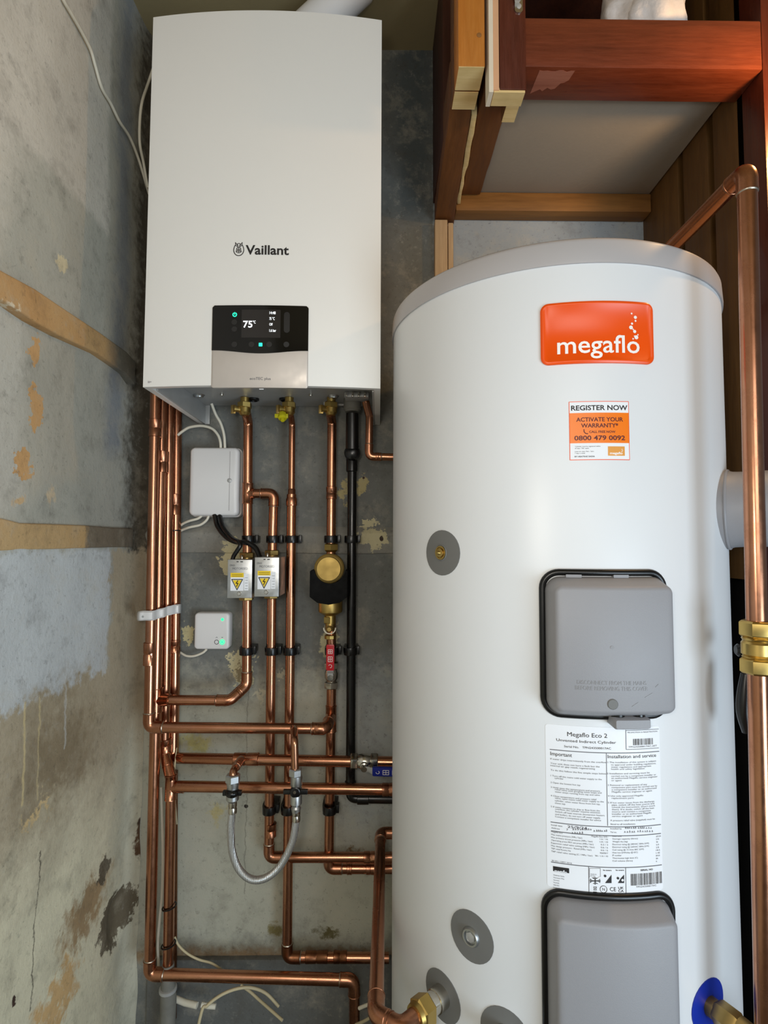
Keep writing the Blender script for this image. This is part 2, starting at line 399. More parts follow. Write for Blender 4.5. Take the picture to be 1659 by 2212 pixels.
Lp = [
 ('rect', srgb(197, 196, 186), 0.03, 0.02, (-2, lp(55, 900)[0], lp(30, 1110)[1], lp(0, 640)[1])),
 ('rect', srgb(207, 202, 190), 0.02, 0.01, (-2, lp(232, 400)[0], lp(200, 470)[1], 4)),
 ('line', srgb(221, 215, 202), 0.05, 0.05, line_l((0, 420), (190, 0), (20, 100))),
 ('rect', srgb(146, 151, 154), 0.03, 0.02, (lp(238, 900)[0], lp(268, 900)[0], lp(250, 980)[1], 4)),  # bluish band: edge of the boiler's shadow put into the wall colour
 ('rect', srgb(84, 78, 66), 0.06, 0.03, (lp(272, 1300)[0], 9, lp(300, 1740)[1], 4)),  # dark strip towards the corner: boiler shade painted into the plaster
 ('rect', srgb(207, 211, 211), 0.02, 0.006, (-2, lp(236, 1300)[0], 0, lp(150, 1188)[1])),
 ('line', CEM, 0.05, 0.008, line_l((0, 1558), (235, 1440), (150, 1700))),
 ('rect', CEM, 0.05, 0.008, (lp(240, 1300)[0], 9, 0, lp(150, 1188)[1])),
 ('rect', srgb(146, 130, 103), 0.10, 0.06, (lp(40, 1700)[0], lp(190, 1700)[0], lp(100, 1760)[1], lp(100, 1540)[1])),
 ('rect', srgb(228, 220, 190), 0.10, 0.10, (-2, lp(250, 1900)[0], -1, lp(100, 1830)[1])),
 ('rect', srgb(205, 200, 178), 0.08, 0.05, (lp(252, 1800)[0], 9, -1, lp(250, 1640)[1])),
 ('oval', srgb(215, 178, 125), 0.10, 0.3, oval_l(130, 2150, 40, 50)),
 ('oval', srgb(169, 142, 105), 0.08, 0.3, oval_l(190, 1960, 50, 50)),
 ('oval', srgb(104, 93, 74), 0.05, 0.05, oval_l(250, 1985, 32, 52)),
 ('oval', srgb(92, 80, 62), 0.04, 0.1, oval_l(228, 1880, 14, 22)),
 ('oval', srgb(70, 40, 30), 0.02, 0.1, oval_l(290, 2148, 9, 13)),
 ('oval', srgb(70, 50, 40), 0.02, 0.2, oval_l(32, 2165, 5, 9)),
 ('oval', srgb(92, 66, 42), 0.03, 0.08, oval_l(304, 1795, 20, 58)),
 ('oval', srgb(52, 38, 28), 0.03, 0.2, oval_l(299, 1770, 9, 36)),
 ('oval', TAN, 0.035, 0.03, oval_l(83, 752, 14, 26)),
 ('oval', TAN, 0.045, 0.03, oval_l(84, 885, 17, 44)),
 ('oval', TAN, 0.045, 0.03, oval_l(53, 995, 20, 36)),
 ('oval', srgb(211, 182, 140), 0.04, 0.3, oval_l(38, 1085, 14, 14)),
 ('oval', srgb(211, 192, 161), 0.04, 0.3, oval_l(110, 1075, 9, 24)),
 ('oval', srgb(224, 211, 175), 0.03, 0.2, oval_l(135, 570, 11, 12)),
 ('rect', (*srgb(228, 207, 154)[:3], 1, 0.8), 0.006, 0.002, (lp(49, 1600)[0], lp(53, 1600)[0], lp(50, 1740)[1], lp(50, 1520)[1])),
 ('rect', (*srgb(228, 207, 154)[:3], 1, 0.6), 0.010, 0.002, (lp(83, 1600)[0], lp(86, 1600)[0], lp(80, 1730)[1], lp(80, 1510)[1])),
 ('rect', (*srgb(215, 217, 215)[:3], 1, 0.5), 0.012, 0.002, (lp(141, 1500)[0], lp(144, 1500)[0], lp(140, 1620)[1], lp(140, 1340)[1])),
 ('oval', srgb(221, 192, 140), 0.09, 0.5, oval_l(80, 1755, 26, 14)),
 ('rect', (*srgb(60, 52, 44)[:3], 1, 0.8), 0.012, 0.001, (lp(80, 1900)[0], lp(82, 1900)[0], lp(80, 2170)[1], lp(80, 1840)[1])),
]
M['wall_left'] = wall_mat('left wall plaster', 1, (srgb(171, 170, 159), srgb(190, 188, 175)), Lp, 0.8, 0.4, 0.3)
def hole_l(y, z):
    a, b = lp(303, 1795); return math.exp(-(((y-a)/0.022)**2+((z-b)/0.085)**2)**2)
hl = lp(250, 1985)
mb = MB(); ys = [-2.6, -1.8, -1.0, -0.3, 0.3, 0.6]+[0.7+i*0.0118 for i in range(53)]; nz = 190; vs = []
for z_i in range(nz+1):
    z = CEIL*z_i/nz
    for y in ys:
        n1 = noise.noise(Vector((3.1, y*3, z*3)))*0.006+noise.noise(Vector((9, y*11, z*11)))*0.0022*(2 if z < lp(150, 1560)[1] else 1)
        cnr = max(0, (y-1.255)/0.06); x = XL+n1+0.018*cnr**2
        x -= 0.055*hole_l(y, z)
        x -= 0.012*math.exp(-(((y-hl[0])/0.03)**2+((z-hl[1])/0.05)**2)**3)
        if lp(150, 1165)[1] < z < lp(0, 640)[1]: x -= 0.004
        vs.append((x, y, z))
ny = len(ys); fs = [(i*ny+k, i*ny+k+1, (i+1)*ny+k+1, (i+1)*ny+k) for i in range(nz) for k in range(ny-1)]
mb.add(vs, fs); tag(build(mb, 'wall_left', 'wall_left', smooth=60), kind='structure')

# back wall
Bp = [
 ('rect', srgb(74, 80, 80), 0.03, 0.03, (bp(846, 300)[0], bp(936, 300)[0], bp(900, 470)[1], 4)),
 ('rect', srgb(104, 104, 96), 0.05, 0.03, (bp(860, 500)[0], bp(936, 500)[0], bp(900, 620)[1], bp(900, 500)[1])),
 ('rect', srgb(152, 162, 170), 0.01, 0.004, (bp(938, 500)[0], 2, bp(900, 1100)[1], 4)),
 ('rect', srgb(172, 170, 154), 0.08, 0.05, (-2, bp(870, 1500)[0], bp(600, 2058)[1], bp(600, 1470)[1])),
 ('rect', (*srgb(150, 158, 166)[:3], 1, 0.55), 0.06, 0.05, (bp(735, 1500)[0], bp(870, 1500)[0], bp(600, 1800)[1], bp(600, 1430)[1])),
 ('oval', CREAM, 0.05, 0.02, oval_b(505, 1215, 22, 46)),
 ('oval', srgb(182, 168, 120), 0.05, 0.1, oval_b(745, 1062, 12, 24)),
 ('oval', srgb(182, 168, 120), 0.05, 0.1, oval_b(780, 1048, 13, 22)),
 ('oval', CREAM, 0.05, 0.03, oval_b(800, 1158, 33, 24)),
 ('oval', srgb(196, 184, 140), 0.05, 0.04, oval_b(402, 1372, 13, 24)),
 ('oval', CREAM, 0.06, 0.04, oval_b(522, 1432, 28, 38)),
 ('oval', srgb(132, 118, 84), 0.04, 0.1, oval_b(515, 1450, 10, 18)),
 ('oval', srgb(190, 184, 160), 0.05, 0.1, oval_b(562, 1500, 10, 14)),
 ('oval', srgb(190, 184, 160), 0.04, 0.1, oval_b(603, 1455, 7, 12)),
 ('oval', srgb(196, 188, 150), 0.04, 0.1, oval_b(716, 1385, 22, 38)),
 ('oval', srgb(176, 168, 112), 0.06, 0.5, oval_b(418, 1605, 26, 18)),
 ('oval', srgb(178, 166, 120), 0.06, 0.5, oval_b(470, 1760, 14, 18)),
 ('oval', srgb(120, 96, 60), 0.06, 0.5, oval_b(755, 1835, 14, 12)),
 ('oval', srgb(120, 110, 70), 0.05, 0.5, oval_b(600, 2010, 20, 14)),
 ('oval', srgb(96, 88, 54), 0.05, 0.4, oval_b(715, 2012, 22, 12)),
 ('oval', srgb(40, 34, 28), 0.004, 0.1, oval_b(531, 1742, 4.2, 4.2)),
 ('oval', srgb(60, 34, 28), 0.004, 0.1, oval_b(785, 1032, 2.6, 2.6)),
 ('oval', srgb(60, 44, 34), 0.006, 0.1, oval_b(824, 1163, 4, 6)),
 ('rect', (*srgb(90, 86, 78)[:3], 1, 0.5), 0.008, 0.001, (bp(533, 1600)[0], bp(535, 1600)[0], bp(530, 1930)[1], bp(530, 1480)[1])),
 ('rect', srgb(140, 112, 78), 0.03, 0.012, (-2, bp(870, 1500)[0], bp(600, 2072)[1], bp(600, 2052)[1])),
]
M['wall_back'] = wall_mat('back wall plaster', 0, (srgb(102, 104, 100), srgb(120, 121, 116)), Bp, 0.8, 0.35)
mb = MB(); xs = [XL-0.1+(1.75)*i/120 for i in range(121)]; vs = []
for z_i in range(161):
    z = CEIL*z_i/160
    for x in xs:
        vs.append((x, WALL_Y+noise.noise(Vector((x*4, 5, z*4)))*0.002+0.004*math.exp(-((z-bp(600, 1130)[1])/0.05)**2), z))
fs = [(i*121+k, i*121+k+1, (i+1)*121+k+1, (i+1)*121+k) for i in range(160) for k in range(120)]
mb.add(vs, fs); tag(build(mb, 'wall_back', 'wall_back', smooth=60), kind='structure')

# ceiling, floor
mb = MB().box(XL-0.2, 1.7, -2.6, WALL_Y+0.15, CEIL, CEIL+0.08); tag(build(mb, 'ceiling', 'ceiling', smooth=0), kind='structure')
mb = MB(); vs = []; gx, gy = 110, 120
for j in range(gy+1):
    for i in range(gx+1):
        x = XL-0.1+i*2.3/gx; y = -2.6+j*(WALL_Y+2.65)/gy
        h = noise.noise(Vector((x*14, y*14, 1)))*0.006+noise.noise(Vector((x*40, y*40, 4)))*0.004 if y > 0.6 else 0
        vs.append((x, y, h))
mb.add(vs, [(j*(gx+1)+i, j*(gx+1)+i+1, (j+1)*(gx+1)+i+1, (j+1)*(gx+1)+i) for j in range(gy) for i in range(gx)])
tag(build(mb, 'floor', 'debris', smooth=60), kind='structure')

# flush rails set in the plaster
def rail_left(name, pts_top, pts_bot, proud, mat):
    m = MB(); loops = []
    for a, b in zip(pts_top, pts_bot):
        (y0, z0), (_, z1) = lp(*a), lp(*b)
        loops.append([Vector((XL-0.01, y0, z1)), Vector((XL+proud, y0, z1)), Vector((XL+proud, y0, z0)), Vector((XL-0.01, y0, z0))])
    loops.insert(0, [Vector((v.x, -1.6, v.z)) for v in loops[0]])      # the rail runs on behind the viewer
    m.loft(loops); return tag(build(m, name, mat, bevel=0.003, smooth=60), kind='structure')
RL = [('line', srgb(120, 118, 108), 0.02, 0.03, (1, 0, -lp(232, 700)[0])), ('oval', srgb(230, 214, 184), 0.04, 0.4, oval_l(8, 660, 14, 8))]
M['rail_upper'] = wall_mat('upper rail', 1, (srgb(190, 144, 90), srgb(214, 180, 130)), RL, 0.7, 0.4)
RL2 = [('line', srgb(124, 112, 94), 0.02, 0.006, (1, 0, -lp(184, 1160)[0]))]
M['rail_lower'] = wall_mat('lower rail', 1, (srgb(198, 162, 112), srgb(210, 178, 130)), RL2, 0.7, 0.4)
rail_left('trim_1', [(-160, 505), (0, 592), (60, 624), (120, 664), (200, 716), (262, 760), (282, 782)],
                    [(-160, 575), (0, 655), (60, 695), (120, 728), (200, 764), (262, 808), (282, 832)], 0.012, 'rail_upper')
rail_left('trim_2', [(-160, 1112), (0, 1120), (40, 1130), (180, 1135), (240, 1140), (285, 1142)],
                    [(-160, 1190), (0, 1190), (40, 1188), (180, 1184), (240, 1182), (285, 1182)], 0.004, 'rail_lower')
RB = [('oval', CREAM, 0.05, 0.03, oval_b(805, 1162, 33, 22)), ('oval', CREAM, 0.05, 0.02, oval_b(505, 1185, 20, 26)),
      ('oval', srgb(60, 44, 34), 0.006, 0.1, oval_b(824, 1163, 4, 6))]
M['rail_back'] = wall_mat('back rail', 0, (srgb(126, 124, 116), srgb(140, 138, 130)), RB, 0.8, 0.35)
a = bp(300, 1142); b = bp(860, 1196)
mb = MB(); loops = []
for i in range(40):
    x = XL+(0.06-XL)*i/39; w = 0.003*noise.noise(Vector((x*6, 2, 2)))
    loops.append([Vector((x, WALL_Y+0.01, b[1]+w)), Vector((x, WALL_Y-0.005, b[1]+w)), Vector((x, WALL_Y-0.007, a[1]+w-0.01)), Vector((x, WALL_Y+0.008, a[1]+w+0.012))])
mb.loft(loops); tag(build(mb, 'trim_3', M['rail_back'], bevel=0.003, smooth=60), kind='structure')
M['plinth'] = wall_mat('plinth', 0, (srgb(96, 98, 96), srgb(112, 112, 108)), [], 0.85, 0.4)
zt = at(600, 2072, WALL_Y-0.012).z
mb = MB().box(XL+0.045, 0.7, WALL_Y-0.014, WALL_Y+0.01, 0, zt); tag(build(mb, 'baseboard_back', M['plinth'], bevel=0.004), kind='structure')

# ------------------------------------------------------------ right side: boards, door frame, cut timbers
FY0 = XR/((1652-829.5)/F) ; FY0 = on_x(1653, 300, XR).y      # front of the mahogany frame
FY1 = on_x(1590, 260, XR).y                                  # its back edge
mb = MB(); y = WALL_Y
edges = [1390, 1466, 1478, 1532, 1545, 1595]
yy = [on_x(px, 480, XR).y for px in edges]; yy[0] = WALL_Y+0.01; yy[-1] = FY1-0.02
zbd = on_x(1572, 1262, XR).z
for i, dz in ((0, 0.0), (2, -0.03), (4, 0.012)): mb.box(XR, XR+0.02, yy[i+1], yy[i], zbd+dz, CEIL)
tag(build(mb, 'wall_right', 'board', bevel=0.002), kind='structure')
mb = MB().box(XR+0.06, XR+0.07, FY1-0.05, WALL_Y+0.05, 0, CEIL); tag(build(mb, 'void_black_sheet', M['gap_black'], smooth=0), kind='structure')  # black sheet added behind the boards, standing in for the dark void
# shelf underside level
ZB = at(1200, 417, 1.275).z
zl0 = at(1300, 146, FY0).z; zl1 = at(1300, 40, FY0).z
door = thing('door_frame', (XR, FY0, 0), 'dark red mahogany stained door frame with a thick head rail, right of the tank', 'door frame')
xl = at(1130, 100, FY0).x
mb = MB().box(xl-0.04, XR, FY0, FY1, zl0, zl1); build(mb, 'head_rail', 'mahogany_x', door, bevel=0.003)
mb = MB().box(XR, XR+0.11, FY0, FY1, 0, CEIL); build(mb, 'jamb', 'mahogany', door, bevel=0.004)
mb = MB(); ua, ub = at(1168, 150, FY0).x, at(1245, 150, FY0).x; rn = random.Random(3)
wp_ = [(ua+(ub-ua)*k/9, FY0+0.006+rn.uniform(0, 0.004)) for k in range(10)]+[(ub-(ub-ua)*k/9-0.004*rn.random(), FY0+0.052-0.026*(1-k/9)**2+rn.uniform(-0.005, 0.005)) for k in range(10)]
mb.prism(wp_, lambda u, w, d: Vector((u, w, zl0-d)), -0.001, 0.0004); build(mb, 'worn_patch', 'worn_timber', door, 'pale worn patch under the head rail', smooth=0)
# left jamb, sawn off
xj0, xj1 = at(1078, 150, FY0-0.012).x, at(1137, 150, FY0-0.012).x; zj = at(1105, 193, FY0-0.012).z
mb = MB(); mb.box(xj0+0.001, xj1, FY0-0.012, FY0+0.02, zj, CEIL); j = build(mb, 'sawn_jamb', 'mahogany', door, bevel=0.002)
xp, xw = at(1066, 150, FY0-0.012).x, at(1056, 150, FY0-0.012).x
mb = MB(); mb.box(xp, xj0, FY0-0.0115, FY0+0.016, zj-0.001, CEIL); build(mb, 'bare_edge', 'pink_paint', j, 'bare pinkish timber edge of the sawn jamb')
mb = MB(); mb.box(xw, xp-0.0005, FY0-0.013, FY0+0.018, zj-0.006, CEIL); build(mb, 'painted_edge', 'cream_paint', j, 'cream painted edge of the sawn jamb')
mb = MB(); mb.box(xp+0.001, xj1-0.002, FY0-0.010, FY0+0.019, zj-0.004, zj+0.004); build(mb, 'sawn_end', 'pine_end', j, 'pale sawn end of the jamb')
# hinge
hx0, hx1 = at(1112, 10, FY0-0.014).x, at(1129, 10, FY0-0.014).x; hz = at(1120, 27, FY0-0.014).z
mb = MB(); mb.prism(rrect(hx0, hx1, hz, hz+0.07, 0.005), lambda u, w, d: Vector((u, FY0-0.012-d, w)), 0, 0.0025)
h = build(mb, 'hinge', 'chrome', door, 'chrome hinge leaf on the sawn jamb')
for dz in (0.011, 0.045): build(MB().lathe(((hx0+hx1)/2, FY0-0.0143, hz+dz), (0, -1, 0), [(0.0045, 0), (0.0045, 0.001), (0.002, 0.002)], 16), 'screw', 'steel_dark', h)
mb = MB().lathe((hx0+0.004, FY0-0.018, hz+0.018), (0, 0, 1), [(0.005, 0), (0.005, 0.05)], 16); build(mb, 'hinge_barrel', 'steel_dark', h)
# pine post, two timbers sandwiched, sawn off; pushed back a joist runs to the wall
PY0 = FY0-0.004; px0, px1 = at(990, 140, PY0).x, at(1048, 140, PY0).x; pz = at(1020, 143, PY0).z
PY2 = PY0+0.092; PYm = PY0+0.05
post = thing('sawn_post', ((px0+px1)/2, PY0, pz), 'varnished orange pine post sawn off in mid air beside the boiler', 'post')
mb = MB().box(px0, px1, PY0, PYm, pz, CEIL); f1 = build(mb, 'front_timber', 'pine', post, bevel=0.002)
mb = MB().box(px0-0.001, px1-0.001, PYm+0.001, PY2, pz-0.001, CEIL); f2 = build(mb, 'rear_timber', 'joist', post, bevel=0.002)
mb = MB().box(px0+0.001, px1-0.001, PY0+0.001, PYm-0.001, pz-0.001, pz+0.003); build(mb, 'sawn_end', 'pine_end', f1, 'pale sawn end grain')
mb = MB().box(px0+0.001, px1-0.002, PYm+0.002, PY2-0.001, pz-0.002, pz+0.003); build(mb, 'sawn_end', 'pine_end', f2, 'pale sawn end grain')
mb = MB().lathe((at(1035, 76, PY0).x, PY0+0.001, at(1035, 76, PY0).z), (0, -1, 0), [(0.0042, 0), (0.0042, 0.0016), (0.003, 0.002)], 18); build(mb, 'plug', 'tan_card', f1, 'dark round screw plug')
# joists running back to the wall
RY = 1.272
def beam(name, quad_front, quad_back, y0, y1, mat, label, cat, bev=0.002, wob=0.0):
    m = MB(); loops = []
    for i in range(13):
        k = i/12; y = y0+(y1-y0)*k; r = []
        for (a, b) in zip(quad_front, quad_back):
            x = a[0]+(b[0]-a[0])*k; z = a[1]+(b[1]-a[1])*k
            r.append(Vector((x+wob*noise.noise(Vector((x*50, y*30, z*50))), y, z+wob*noise.noise(Vector((y*30, x*50, 7))))))
        loops.append(r)
    m.loft(loops); return tag(build(m, name, mat, bevel=bev, smooth=50), label, cat)
zj0 = pz-0.004; zJW = at(958, 487, WALL_Y).z
jx0, jx1 = at(938, 484, WALL_Y).x, at(980, 484, WALL_Y).x
q = lambda x0, x1, z0, z1: [(x0, z0), (x1, z0), (x1, z1), (x0, z1)]
beam('ceiling_joist', q(px0-0.002, px1-0.006, pz+0.008, pz+0.10), q(jx0, jx1, zJW, zj0+0.10), PY2+0.003, WALL_Y-0.002, 'joist', 'rough brown joist running from the sawn pine post to the back wall', 'joist', 0.004, 0.002)
sx0 = px1+0.004
beam('packing_batten', q(sx0-0.008, sx0+0.004, pz+0.012, pz+0.07), q(jx1+0.001, jx1+0.009, zj0+0.004, zj0+0.07), PY2+0.03, RY-0.005, 'pine_end', 'pale torn batten wedged between the two brown joists', 'batten', 0.002, 0.004)
beam('ceiling_joist', q(sx0+0.007, sx0+0.062, pz+0.022, pz+0.09), q(jx1+0.012, jx1+0.058, zj0+0.028, zj0+0.10), FY0+0.05, RY-0.004, 'joist', 'brown joist alongside the white shelf board, second from the boiler', 'joist', 0.004, 0.002)
# dark panel above the joist on the boiler side
x0 = at(938, 300, WALL_Y).x
mb = MB().box(x0-0.004, x0+0.02, PY2+0.12, WALL_Y-0.004, pz+0.03, CEIL); tag(build(mb, 'timber_board', 'dark_wood', bevel=0.002), 'dark red brown timber panel standing against the back wall beside the boiler', 'panel')
# short vertical batten, pale sawn end
b0, b1 = at(1100, 205, FY0+0.03).x, at(1131, 205, FY0+0.03).x; bz = at(1110, 203, FY0+0.03).z
t0 = thing('sawn_batten', (b0, FY0+0.06, bz), 'small sawn batten end behind the stained jamb above the tank', 'batten')
mb = MB().box(b0, b1, FY0+0.03, FY0+0.095, bz+0.0005, ZB-0.001+0.10); build(mb, 'timber', 'joist', t0, bevel=0.0015)
mb = MB().box(b0+0.001, b1-0.001, FY0+0.031, FY0+0.094, bz-0.001, bz+0.003); build(mb, 'sawn_end', 'pine_end', t0, 'pale sawn end grain')
# wall rail under the shelf
rz0, rz1 = at(1200, 456, RY).z, ZB
rx0, rx1 = at(985, 450, RY).x, XR-0.001
mb = MB().box(rx0, rx1, RY, WALL_Y-0.001, rz0, rz1-0.001); tag(build(mb, 'shelf_bearer', 'joist_x', bevel=0.003), 'brown timber bearer fixed along the back wall under the white shelf board', 'bearer')
# white shelf board
mb = MB(); pl = [(at(1040, 417, RY).x, WALL_Y-0.003), (XR-0.003, WALL_Y-0.003), (XR-0.003, FY1+0.001), (sx0+0.05, FY1+0.001)]
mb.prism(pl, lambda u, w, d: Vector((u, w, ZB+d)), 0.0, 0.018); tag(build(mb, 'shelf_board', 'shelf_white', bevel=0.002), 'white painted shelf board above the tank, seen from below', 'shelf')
# short post from joist end down the wall
wx0, wx1 = at(938, 540, WALL_Y-0.01).x, at(978, 540, WALL_Y-0.01).x
wp = thing('wall_batten', (wx0, WALL_Y-0.02, 0.0), 'pale bare vertical batten on the back wall under the brown joist', 'batten')
zt = zJW-0.002
mb = MB().box(wx0, at(965, 540, WALL_Y-0.01).x, WALL_Y-0.028, WALL_Y-0.001, 0.2, zt); build(mb, 'wide_strip', 'pale_batten', wp, bevel=0.002)
mb = MB().box(at(967, 540, WALL_Y-0.01).x, wx1, WALL_Y-0.022, WALL_Y-0.001, 0.2, zt-0.004); build(mb, 'narrow_strip', 'pale_batten', wp, bevel=0.002)
# things on the shelf
zs = ZB+0.018
def blob(m, c, r, seed, amp=0.3, nu=36, nv=20):
    vs = []
    for j in range(nv+1):
        for i in range(nu):
            a = 2*math.pi*i/nu; b = math.pi*j/nv
            d = Vector((math.sin(b)*math.cos(a), math.sin(b)*math.sin(a), math.cos(b)))
            k = 1+amp*noise.noise(d*1.6+Vector((seed, 0, 0)))+amp*0.4*noise.noise(d*5+Vector((0, seed, 0)))
            p = Vector(c)+Vector((d.x*r[0], d.y*r[1], d.z*r[2]))*k; p.z = max(p.z, c[2]-r[2]*0.92); vs.append(p)
    m.add(vs, [(j*nu+i, j*nu+(i+1) % nu, (j+1)*nu+(i+1) % nu, (j+1)*nu+i) for j in range(nv) for i in range(nu)])
c0 = at(1398, 12, FY0+0.09)
zc = zl1
cb = thing('wall_cupboard', (xl, WALL_Y-0.02, zl1-0.016), 'cupboard with added dark lining above the white shelf board, behind the mahogany head rail', 'cupboard')
mb = MB(); mb.box(xl, XR-0.002, FY1+0.001, WALL_Y-0.01, zl1-0.016, zl1-0.001)
build(mb, 'shelf', 'dark_wood', cb, bevel=0.001)
mb = MB(); blob(mb, (c0.x, FY0+0.085, zl1+0.082), (0.066, 0.06, 0.085), 3.0); blob(mb, (c0.x-0.04, FY0+0.11, zl1+0.079), (0.055, 0.055, 0.08), 8.0)
tag(build(mb, 'fleece_bundle', 'cloth', smooth=80), 'white fluffy bundle lying on the dark shelf at the top', 'bundle')
mb = MB(); mb.box(at(1370, 30, FY0+0.03).x, at(1468, 30, FY0+0.03).x, FY0+0.012, FY0+0.05, zl1-0.0005, zl1+0.012); tag(build(mb, 'card_scrap', 'tan_card', bevel=0.004), 'scrap of tan card on the shelf edge in front of the fleece', 'card')
mb = MB().box(xl, XR-0.002, FY1+0.002, WALL_Y-0.032, CEIL-0.02, CEIL-0.001); build(mb, 'top', 'dark_wood', cb, smooth=0)  # dark lining added so that the opening above the rail looks dark
mb = MB().box(xl, XR-0.002, WALL_Y-0.03, WALL_Y-0.012, zl1+0.001, CEIL-0.022); build(mb, 'back_panel', 'dark_wood', cb, smooth=0)
# ------------------------------------------------------------ sheets that follow a surface
def slab(mb, u0, u1, z0, z1, r, fn, layers, n=28, front=True):
    # rounded rectangle in surface coordinates; layers = [(inset, offset)], last one is closed by a face
    loops = []; 
    for ins, d in layers:
        a, b, c, e = u0+ins, u1-ins, z0+ins, z1-ins; q = max(min(r-ins, (b-a)/2-1e-6, (e-c)/2-1e-6), 0.0004)
        us = [a+q*(1-math.cos(math.pi/2*k/8)) for k in range(9)]
        us += [a+q+(b-a-2*q)*k/n for k in range(1, n)]
        us += [b-q*(1-math.cos(math.pi/2*(8-k)/8)) for k in range(9)]
        hi = []; lo = []
        for u in us:
            x = max(a+q-u, u-(b-q), 0); y = q-math.sqrt(max(q*q-x*x, 0))
            hi.append(fn(u, e-y, d)); lo.append(fn(u, c+y, d))
        loops.append((hi, lo))
    m = len(loops[0][0]); base = len(mb.v); vs = []; fs = []
    for hi, lo in loops: vs += hi+list(reversed(lo))
    N = 2*m
    for i in range(len(loops)-1):
        for k in range(N):
            k2 = (k+1) % N; fs.append((i*N+k, i*N+k2, (i+1)*N+k2, (i+1)*N+k))
    if front:
        o = (len(loops)-1)*N
        for k in range(m-1): fs.append((o+k, o+k+1, o+N-2-k, o+N-1-k))
    return mb.add(vs, fs)
def strokes(mb, pts, w, fn, d=0.0):
    for (a, b), (c, e) in zip(pts[:-1], pts[1:]):
        L = math.hypot(c-a, e-b)
        if L < 1e-9: continue
        nx, ny = -(e-b)/L*w/2, (c-a)/L*w/2; tx, ty = (c-a)/L*w*0.25, (e-b)/L*w*0.25
        mb.add([fn(a+nx-tx, b+ny-ty, d), fn(c+nx+tx, e+ny+ty, d), fn(c-nx+tx, e-ny+ty, d), fn(a-nx-tx, b-ny-ty, d)], [(0, 1, 2, 3)])
def rectp(mb, a, b, c, e, fn, d, n=1):
    for i in range(n):
        u, v = a+(b-a)*i/n, a+(b-a)*(i+1)/n
        mb.add([fn(u, c, d), fn(v, c, d), fn(v, e, d), fn(u, e, d)], [(0, 1, 2, 3)])
def discp(mb, u, w, r, fn, d, n=20, rw=None):
    mb.add([fn(u+r*math.cos(2*math.pi*k/n), w+(rw or r)*math.sin(2*math.pi*k/n), d) for k in range(n)], [tuple(range(n))])

# ------------------------------------------------------------ boiler
BX0, BX1, BYE, BZ0, BZ1 = -0.438, 0.002, 0.9907, 1.4685, 2.1905
BXC = (BX0+BX1)/2; BOW = 0.0165; BREAR = WALL_Y-0.010; PZ = at(600, 877, BREAR).z
def fy(x): return BYE-BOW*(1-((x-BXC)/0.22)**2)
def fnB(u, w, d): return Vector((u, fy(u)-d, w))
def bpx(px, py):
    p = at(px, py, BYE-BOW); p = at(px, py, fy(p.x)); return p.x, p.z
boiler = thing('boiler', (BXC, BREAR, BZ0), 'white wall hung boiler with a bowed front and black display panel', 'boiler')
def outline(ins, z):
    zr = max(z, PZ)
    o = [Vector((BX0+0.016, BREAR, zr)), Vector((BX0+ins, BREAR, z))]
    for i in range(33):
        x = BX0+ins+(BX1-BX0-2*ins)*i/32; o.append(Vector((x, fy(x)+ins, z)))
    o += [Vector((BX1-ins, BREAR, z)), Vector((BX1-0.016, BREAR, zr))]; return o
mb = MB(); mb.loft([outline(0.012, PZ+0.004), outline(0.012, BZ0), outline(0, BZ0), outline(0, BZ1)])
casing = build(mb, 'casing', 'white_enamel', boiler, bevel=0.0035, segs=3, smooth=40)
# side brackets: thin plates that reach the wall below the casing
for nm, x in (('left', BX0+0.012), ('right', BX1-0.016)):
    m = MB(); pr = [(BREAR, PZ), (fy(BX0)+0.03, PZ), (fy(BX0)+0.03, BZ0+0.002), (BREAR, BZ0-0.001)]
    m.prism(pr, lambda u, w, d: Vector((x+d, u, w)), 0, 0.004); m.box(x-0.0 if nm == 'left' else x-0.010, x+0.014 if nm == 'left' else x+0.004, BREAR-0.003, BREAR, BZ0-0.001, PZ)
    build(m, 'side_flange', 'steel_dark', boiler, bevel=0.001)
mb = MB(); o = outline(0.013, PZ+0.0035); mb.loft([o, [Vector((v.x, v.y, PZ)) for v in o]])
plate = build(mb, 'base_plate', 'steel_dark', boiler, 'grey sheet steel underside')
def onplate(px, py): return on_z(px, py, PZ)
for px, py, r in ((548, 861, 0.0125), (615, 861, 0.0125)):
    p = onplate(px, py); build(MB().lathe(p, (0, 0, -1), [(r, 0), (r, 0.004), (r*0.7, 0.006), (r*0.66, 0.001)], 24), 'grommet', 'black_rubber', plate, 'black rubber grommet')
for px, py, r in ((430, 853, 0.010), (720, 855, 0.010)):
    p = onplate(px, py); build(MB().lathe(p, (0, 0, -1), [(r*1.3, 0), (r, 0.003), (r*0.9, 0.006), (r*0.3, 0.007)], 24), 'raised_boss', 'zinc', plate)
p = onplate(415, 868); build(MB().lathe(p, (0, 0, -1), [(0.022, 0), (0.018, 0.004), (0.012, 0.006), (0.004, 0.006)], 28), 'raised_boss', 'steel_dark', plate)
for px, py in ((479, 850), (671, 851), (720, 868)):
    p = onplate(px, py); build(MB().lathe(p, (0, 0, -1), [(0.0035, 0), (0.0035, 0.003), (0.0025, 0.005), (0.0008, 0.0055)], 16), 'screw', 'chrome', plate)
